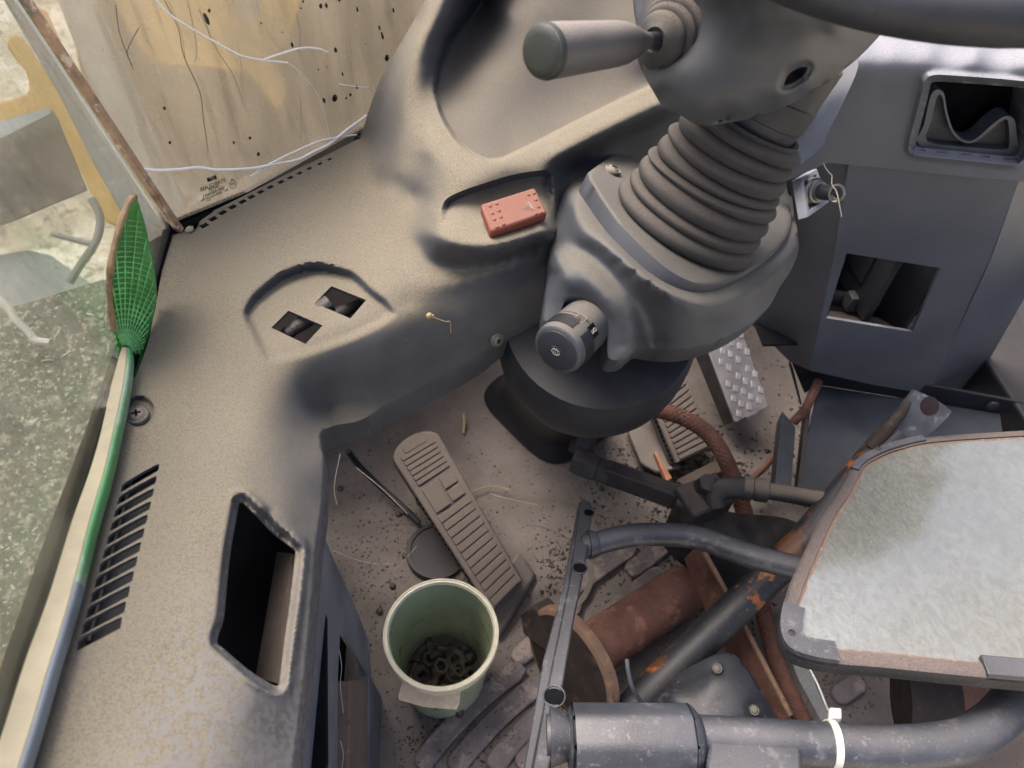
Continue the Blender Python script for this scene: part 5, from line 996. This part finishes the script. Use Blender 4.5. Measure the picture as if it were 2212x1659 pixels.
solo('cobweb', J(*web), m_web, 'fine cobweb threads and fluff clinging in the foot well', 'cobweb', kind='stuff')
# ------------------------------------------------------------------ glass, trim and seals
def onws(x, y, off=0): return Pp(x, y, CORN + N_WS * off, N_WS)
def onsd(x, y, off=0): return Pp(x, y, CORN + N_SD * off, N_SD)
ws = thing('windscreen', 'dirty corner windscreen pane with dried run marks and a mirrored maker stamp', 'windscreen', CORN)
mk('glass', prism([onws(*p) for p in ((372, 506), (800, 268), (1050, 120), (1150, -200), (-70, -180))], -N_WS * .005), m_ws, ws)
mk('glass_bed', prism([onws(x, y, .0015) for x, y in ((366, 486), (728, 339), (800, 284), (815, 300), (760, 345), (440, 510), (372, 530))], -N_WS * .008), m_dark, ws)
mk('bottom_seal', tube([onws(368, 496, .003) - (0, 0, .004), onws(728, 346, .003) - (0, 0, .004), onws(800, 290, .003) - (0, 0, .004), onws(1000, 170, .003)], .0055, 10), m_dark, ws)
spl = []
for x, y, r, e in ((452, 23, 4, 0), (446, 41, 5.5, 2.6), (723, 212, 9, 1), (693, 13, 5, 1.2), (705, 12, 4, 1.6), (655, 3, 3, 1), (631, 97, 4, 1.6), (725, 108, 4.5, 1.5), (733, 0, 4, 1), (700, 217, 4, 1.8), (688, 150, 2, 1), (706, 145, 2, 1), (540, 298, 4, .8), (505, 308, 3.5, 1.2), (558, 333, 5, .7), (836, 125, 8, 1), (770, 300, 7, 1.3), (775, 290, 5, 1), (748, 212, 3, 1), (676, 188, 2, 1), (564, 50, 2, 1.5), (757, 205, 4, 1), (771, 188, 4, 1.2), (800, 190, 3, 1), (355, 234, 4, 1), (367, 308, 4, 1), (740, 160, 2.4, 2), (820, 60, 3, 2), (826, 77, 4, 2.5), (850, 22, 3, 2), (650, 18, 2.4, 1), (772, 20, 3, 2.2), (790, 95, 2, 1), (610, 70, 2, 1)):
    c = onws(x, y, .0004); rr_ = r * np.linalg.norm(c - CAM) / F * .78; v_ = nrm((POST - CORN)); u_2 = np.cross(v_, N_WS)
    g_ = dome((0, 0, 0), (0, 0, 1), 1, 1, 14, 4); k_ = max(1, e)
    spl.append(([c + u_2 * q[0] * rr_ + v_ * q[1] * rr_ * k_ + N_WS * q[2] * rr_ * .3 for q in g_[0]], g_[1]))
mk('paint_splatter', J(*spl), MAT('black_splatter', (.012, .012, .014), .25, grain=None), ws, kind='stuff')
runs = []
for c, w_ in (([(430, 20), (447, 60), (470, 110), (505, 165), (530, 235)], .0010), ([(300, 60), (275, 110), (285, 140)], .0009), ([(355, 0), (385, 60), (397, 120), (432, 200), (440, 260), (450, 328)], .0014), ([(405, 0), (418, 60), (425, 110), (420, 135)], .0010), ([(365, 5), (392, 70), (400, 125)], .0008), ([(250, 10), (258, 70), (282, 135), (288, 150)], .0012), ([(640, 30), (648, 70), (646, 120)], .0008), ([(650, 210), (650, 300)], .0008), ([(515, 100), (524, 165)], .0007)):
    runs.append(tube(cr([onws(x, y, .0002) for x, y in c], 5), w_ * .55, 5, flat=.3))
mk('run_marks', J(*runs), MAT('dark_run_mark', lin('#5d564c'), .6, grain=None), ws, kind='stuff')
# maker stamp, etched to be read from outside: mirrored from within
sx = nrm(onws(372, 505) - onws(800, 265)); sx = -sx; sy = nrm(POST - CORN); sy = nrm(sy - sx * sx.dot(sy)); mx = -sx
def st(x, y): return 376.7 + x * .1042, 316.8 + y * .1042          # zoom tile 4
def stp(x, y): return onws(*st(x, y), .0006)
stamp_tilt = nrm(stp(1050, 690) - stp(560, 890)); upv = nrm(np.cross(N_WS, stamp_tilt)); upv *= np.sign(upv[2]); bx_ = -stamp_tilt
pxm = np.linalg.norm(stp(1050, 690) - stp(560, 890)) / 530
mk('maker_logo', prism([stp(670, 655), stp(860, 585), stp(880, 665), stp(690, 738)], N_WS * .0002), m_blk, ws)
text('lettering', 'SP', 105 * pxm, stp(776, 655) + N_WS * .0004, bx_, upv, m_tan, ws)
for s, (x, y), h in (('STARGLASS', (800, 795), 95), ('TINTED', (825, 860), 62), ('43R-000464 L', (810, 945), 78), ('M51 TEMP.FOC-M 794', (840, 1005), 56), ('3.4', (720, 1105), 50)):
    text('lettering', s, h * pxm * 1.15, stp(x, y), bx_, upv, m_blk, ws)
cc_ = stp(1217, 780); mk('mark_ring', tube([cc_ + (bx_ * math.cos(a) + upv * math.sin(a)) * 82 * pxm for a in np.linspace(0, 6.283, 33)], 6 * pxm, 5), m_blk, ws)
text('lettering', 'E9', 105 * pxm, cc_, bx_, upv, m_blk, ws); text('lettering', 'II', 55 * pxm, stp(1195, 685), bx_, upv, m_blk, ws)
sg = thing('side_window', 'dusty left side window pane with dried dirt above the dashboard arm', 'window', onsd(120, 1100))
mk('glass', prism([onsd(*p) for p in ((374, 500), (-70, -180), (-420, -150), (-420, 1800), (-20, 1760), (60, 1500), (170, 1130), (250, 850))], -N_SD * .005), m_side, sg)
mk('glass_bed', prism([onsd(x, y, .001) for x, y in ((375, 496), (338, 662), (262, 890), (178, 1190), (0, 1740), (-25, 1740), (155, 1190), (243, 882), (326, 654), (369, 493))], -N_SD * .008), m_dark, sg)
mk('bottom_seal', tube([CORN + (-.008, 0, -.012), Pz(335, 640, .66) + (-.014, 0, 0), Pz(255, 880, .66) + (-.012, 0, 0), Pz(170, 1180, .66) + (-.018, 0, 0), Pz(-20, 1720, .66) + (-.012, 0, 0)], .006, 10), m_dark, sg)
pv = POST + (POST - CORN) * .25
c0 = CORN + N_WS * .003 + N_SD * .003; side_ = nrm(np.cross(pv - CORN, N_WS + N_SD))
solo('post_trim', box((c0 + pv) / 2 + N_WS * .002, (pv - c0) / 2, side_ * .0029, nrm(N_WS + N_SD) * .004), m_post, 'peeling wood coloured trim strip between the two window panes', 'trim strip', bevel=.001)
# white wires lying along the glass
def wire(pts, r, label, off=.004): return solo('wire', tube(cr([onws(x, y, off) for x, y in pts], 6), r, 8), m_wire, label, 'wire')
wire([(284, 350), (290, 359), (300, 364), (338, 368), (384, 366), (430, 362), (470, 367), (541, 364), (592, 355), (643, 345), (677, 328), (711, 311), (749, 281), (792, 250)], .0015, 'longest white wire sagging along the bottom of the windscreen')
wire([(541, 382), (575, 359), (610, 340), (636, 328), (694, 304), (749, 294), (770, 291)], .0010, 'thin white wire crossing the longest one near the dashboard')
wire([(338, 0), (365, 30), (413, 61), (491, 105), (528, 122), (570, 130), (620, 135)], .0010, 'white wire curving down from the top of the windscreen')
wire([(568, 129), (609, 115), (640, 106), (663, 103), (690, 106), (708, 113)], .0010, 'short white wire branching up and right on the windscreen')
wire([(620, 135), (643, 152), (684, 200), (704, 257), (711, 301)], .0004, 'hair thin stray thread hanging down the windscreen')
wire([(733, 182), (770, 187), (806, 191)], .0006, 'tiny pale thread beside the edge of the dashboard pod')

# ------------------------------------------------------------------ woven green fan
fan = thing('hand_fan', 'green woven plastic hand fan with brown bound edge wedged beside the left window', 'hand fan', Pz(268, 760, .69))
fo = cr([(288, 420), (297, 432), (315, 490), (326, 545), (336, 598), (338, 655), (323, 715), (306, 782), (295, 826), (284, 800), (272, 770), (262, 765), (252, 735), (243, 690), (238, 645), (236, 590), (243, 545), (258, 490), (272, 445)], 4, True)
fc_ = [(288, 420, Dz(288, 420, .80)), (320, 520, Dz(320, 520, .74)), (337, 640, Dz(337, 640, .695)), (310, 760, Dz(310, 760, .675)), (295, 822, Dz(295, 822, .668)), (265, 765, Dz(265, 765, .695)), (245, 690, Dz(245, 690, .725)), (238, 600, Dz(238, 600, .76)), (255, 500, Dz(255, 500, .785)), (285, 600, Dz(285, 600, .745)), (290, 700, Dz(290, 700, .708)), (270, 740, Dz(270, 740, .702)), (290, 500, Dz(290, 500, .765))]
def f_fan(a, b):
    dx, dy = a - 270, b - 762; r = np.hypot(dx, dy * .75); th = np.arctan2(dx, -dy)
    return -.0003 * np.sin(r * .62) - .0004 * np.cos(th * 30) * sst(12, 60, r)
blade = mk('blade', relief(fo, fc_, 2.6, f_fan, skirt=(-.002, .0, -.003)), m_green, fan, ang=70)
def fz(x, y): return CAM + ray(x, y) * (TPS(fc_)(np.array([x]), np.array([y]))[0] - .002)
mk('edge_binding', tube(cr([fz(x, y) for x, y in ((290, 424), (280, 436), (268, 462), (257, 495), (246, 535), (238, 580), (236, 630), (240, 680), (246, 715))], 5), [.0020 + .0009 * random.random() for i in range(41)], 8), m_twine, fan)
m_weave = MAT('pale_green_strand', lin('#6fb56c'), .5, var=.3, vscale=60)
wv = []
for k in range(-9, 13):
    a = k * .115; L = [(270 + math.sin(a) * t, 762 - math.cos(a) * t / .8) for t in np.linspace(14, 330, 40)]
    L = [p for p in L if sdf(fo, np.array([p[0]]), np.array([p[1]]))[0] < -3]
    if len(L) > 3: wv.append(tube([fz(*p) for p in L], .0006, 4))
for t in range(22, 330, 9):
    L = [(270 + math.sin(a) * t, 762 - math.cos(a) * t / .8) for a in np.linspace(-1.2, 1.6, 40)]; run = []
    for p in L + [(0, 0)]:
        if sdf(fo, np.array([p[0]]), np.array([p[1]]))[0] < -3: run.append(p)
        else:
            if len(run) > 2: wv.append(tube([fz(*q) for q in run], .0005, 4))
            run = []
mk('weave', J(*wv), m_weave, blade, kind='stuff')
hl = [(268, 750), (264, 775), (253, 830), (235, 915), (211, 1010), (174, 1125), (127, 1290), (80, 1430), (34, 1580), (-20, 1740)]
hp2 = cr([Pz(x, y, .705 - .004 * min(1, i)) for i, (x, y) in enumerate(hl)], 5); V, Fc = [], []
V2, F2 = [], []
for i, p in enumerate(hp2):
    t = nrm(hp2[min(i + 1, len(hp2) - 1)] - hp2[max(i - 1, 0)]); q_ = nrm(np.cross(t, (0, 0, 1))); q_ *= np.sign(q_[0]); w2 = .002 + .0026 * min(1, i / 10) + .0028 * min(1, max(0, (i - 17) / 17))
    V += [p - q_ * w2, p + q_ * w2, p + q_ * w2 - (0, 0, .014), p - q_ * w2 - (0, 0, .014)]
    a_ = p + q_ * (w2 + .0002); V2 += [a_ + (0, 0, .0005), a_ + q_ * .0023 - (0, 0, .001), a_ + q_ * .0023 - (0, 0, .009), a_ - (0, 0, .016)]
for i in range(len(hp2) - 1):
    for A_ in (Fc, F2): A_ += [[4 * i + j, 4 * i + (j + 1) % 4, 4 * i + 4 + (j + 1) % 4, 4 * i + 4 + j] for j in range(4)]
mk('handle', (V, Fc), m_tan, fan, bevel=.001); kf = int(len(F2) * .66) // 4 * 4
mk('green_edge', (V2, F2[:kf]), m_greene, fan, bevel=.001); mk('grey_edge', (V2, F2[kf:]), MAT('greyed_edge', lin('#66707a'), .6, var=.2, vscale=14), fan, bevel=.001)

# ------------------------------------------------------------------ what stands outside the glass
def gz(X_, Y_): return -1.0 + .03 * lumps(X_, Y_, 9, 3)
mk('ground', gridsheet(-300, 300, -300, 300, 40, 40, lambda a, b: -1.02 + 0 * a), m_ground, kind='structure', loc=(0, 0, -1))
def slab(name, pts, d, thick, mat, label, cat, tilt=(0, 0), **k):
    """outline on a plane of its own: d at the first corner, tilt = change of depth per 100 photo units"""
    x0_, y0_ = pts[0]; P = []
    for x, y in pts: P.append(1 / d + tilt[0] * (x - x0_) / 1e4 + tilt[1] * (y - y0_) / 1e4)
    W_ = [Pd(x, y, 1 / i) for (x, y), i in zip(pts, P)]; fdir = np.mean(W_, 0) - CAM
    return solo(name, prism(W_, nrm(fdir) * thick), mat, label, cat, **k)
slab('outer_post', [(-60, -120), (16, -60), (380, 500), (330, 560), (270, 474), (203, 355), (120, 190), (34, 45)], .98, .05, m_pillar, 'grey steel cab post just outside the left window', 'post', bevel=.004)
slab('mudguard', cr([(14, 100), (34, 72), (70, 110), (140, 220), (215, 345), (290, 490), (230, 480), (190, 400), (130, 290), (112, 240), (0, 268), (-60, 290), (-60, 240), (0, 220), (45, 208), (63, 192), (54, 150)], 2, True), 1.75, .06, m_yellow, 'yellow painted mudguard curving past the left window', 'mudguard', bevel=.006)
gs = slab('steel_sheet', [(-80, 300), (0, 272), (112, 236), (126, 258), (190, 412), (120, 440), (50, 470), (-80, 520)], 1.5, .02, m_plate, 'weathered brownish steel sheet outside the left window', 'sheet', bevel=.003)
slab('tape_strip', [(-80, 290), (0, 262), (108, 232), (110, 244), (0, 300), (-80, 330)], 1.47, .01, MAT('blue_grey_tape', lin('#9aa4aa'), .5, spots=[(lin('#c4c8c6'), 20, .6, .1, .6)]), 'blue grey strip along the top of the brownish steel sheet', 'strip')
slab('galvanised_sheet', [(-60, 560), (60, 540), (110, 552), (196, 612), (120, 640), (44, 662), (-60, 690)], 1.55, .02, MAT('galvanised_metal', lin('#a8adab'), .45, .5, var=.15, vscale=6, spots=[(lin('#8d7a66'), 5, .62, .1, .6)]), 'pale galvanised sheet above the mossy board outside', 'sheet')
slab('mossy_board', [(-120, 690), (44, 659), (195, 612), (236, 600), (340, 800), (330, 1250), (170, 1520), (60, 1480), (-120, 1330)], 1.45, .03, m_board, 'large mossy grey green board leaning outside the left window', 'board', tilt=(0, 3))
slab('yellow_step', cr([(-120, 1290), (0, 1312), (60, 1360), (120, 1380), (100, 1500), (40, 1660), (-120, 1700)], 2, True), 1.25, .06, m_yellow, 'scuffed yellow body panel low outside the left window', 'body panel', bevel=.008)
for lb, c, r, m_ in (('forked grey stick above the galvanised sheet outside', [(198, 430), (216, 470), (208, 520), (172, 575), (150, 610)], .008, m_pillar), ('thin grey stick leaning across the pale ground outside', [(112, 505), (150, 515), (190, 525), (208, 522)], .006, m_pillar), ('coil of pale rope hanging on the mossy board', [(-10, 640), (20, 668), (34, 690), (60, 715), (78, 735), (110, 740)], .007, m_white)):
    solo('stick' if 'stick' in lb else 'rope', tube(cr([Pd(x, y, 1.38 if 'rope' in lb else 1.5) for x, y in c], 5), r, 8), m_, lb, 'stick' if 'stick' in lb else 'rope')
fz_ = []
for k in range(26):
    x, y = random.choice([(120, 740), (70, 720), (220, 690), (90, 780), (180, 940), (210, 1060), (205, 930), (140, 1180)]); a = random.uniform(0, 6.28); L = random.uniform(12, 40)
    x += random.gauss(0, 12); y += random.gauss(0, 18)
    fz_.append(tube(cr([Pd(x, y, 1.40), Pd(x + math.cos(a) * L * .5 + random.gauss(0, 5), y + math.sin(a) * L * .5, 1.39), Pd(x + math.cos(a) * L, y + math.sin(a) * L + random.gauss(0, 6), 1.40)], 4), .0016, 4))
solo('frayed_threads', J(*fz_), m_white, 'frayed pale threads clinging to the mossy board', 'threads', kind='stuff')
# machine body ahead of the corner windscreen
slab('machine_hood', [(60, -400), (1300, -400), (1300, 700), (300, 720), (200, 440), (180, 180)], 2.4, .2, MAT('tan_machine_paint', lin('#928875'), .7, var=.2, vscale=2, spots=[(lin('#75705f'), 1.5, .5, .2, .8)]), 'tan grey machine hood seen through the corner windscreen', 'hood', tilt=(0, -2))
slab('boom', cr([(225, -80), (300, -140), (520, -160), (660, -140), (655, -20), (640, 60), (600, 130), (625, 190), (600, 240), (540, 170), (430, 150), (340, 140), (290, 90)], 3, True), 1.9, .12, m_yellow, 'dirty yellow boom seen through the corner windscreen', 'boom', bevel=.01)
slab('boom_plate', cr([(500, -60), (570, -60), (560, 20), (545, 40), (515, 35)], 3, True), 1.8, .03, m_pillar, 'grey plate on the yellow boom ahead of the windscreen', 'plate')
slab('orange_bar', [(70, 10), (100, 22), (178, 190), (240, 330), (228, 335), (160, 190)], 1.3, .03, MAT('faded_orange_paint', lin('#b98a4e'), .7, var=.2), 'faded orange bar just beyond the window trim strip', 'bar', bevel=.003)
slab('grey_post', [(100, -60), (190, -60), (260, 110), (420, 480), (330, 440), (210, 220)], 1.55, .06, m_pillar, 'grey slanted post behind the faded orange bar', 'post', bevel=.006)
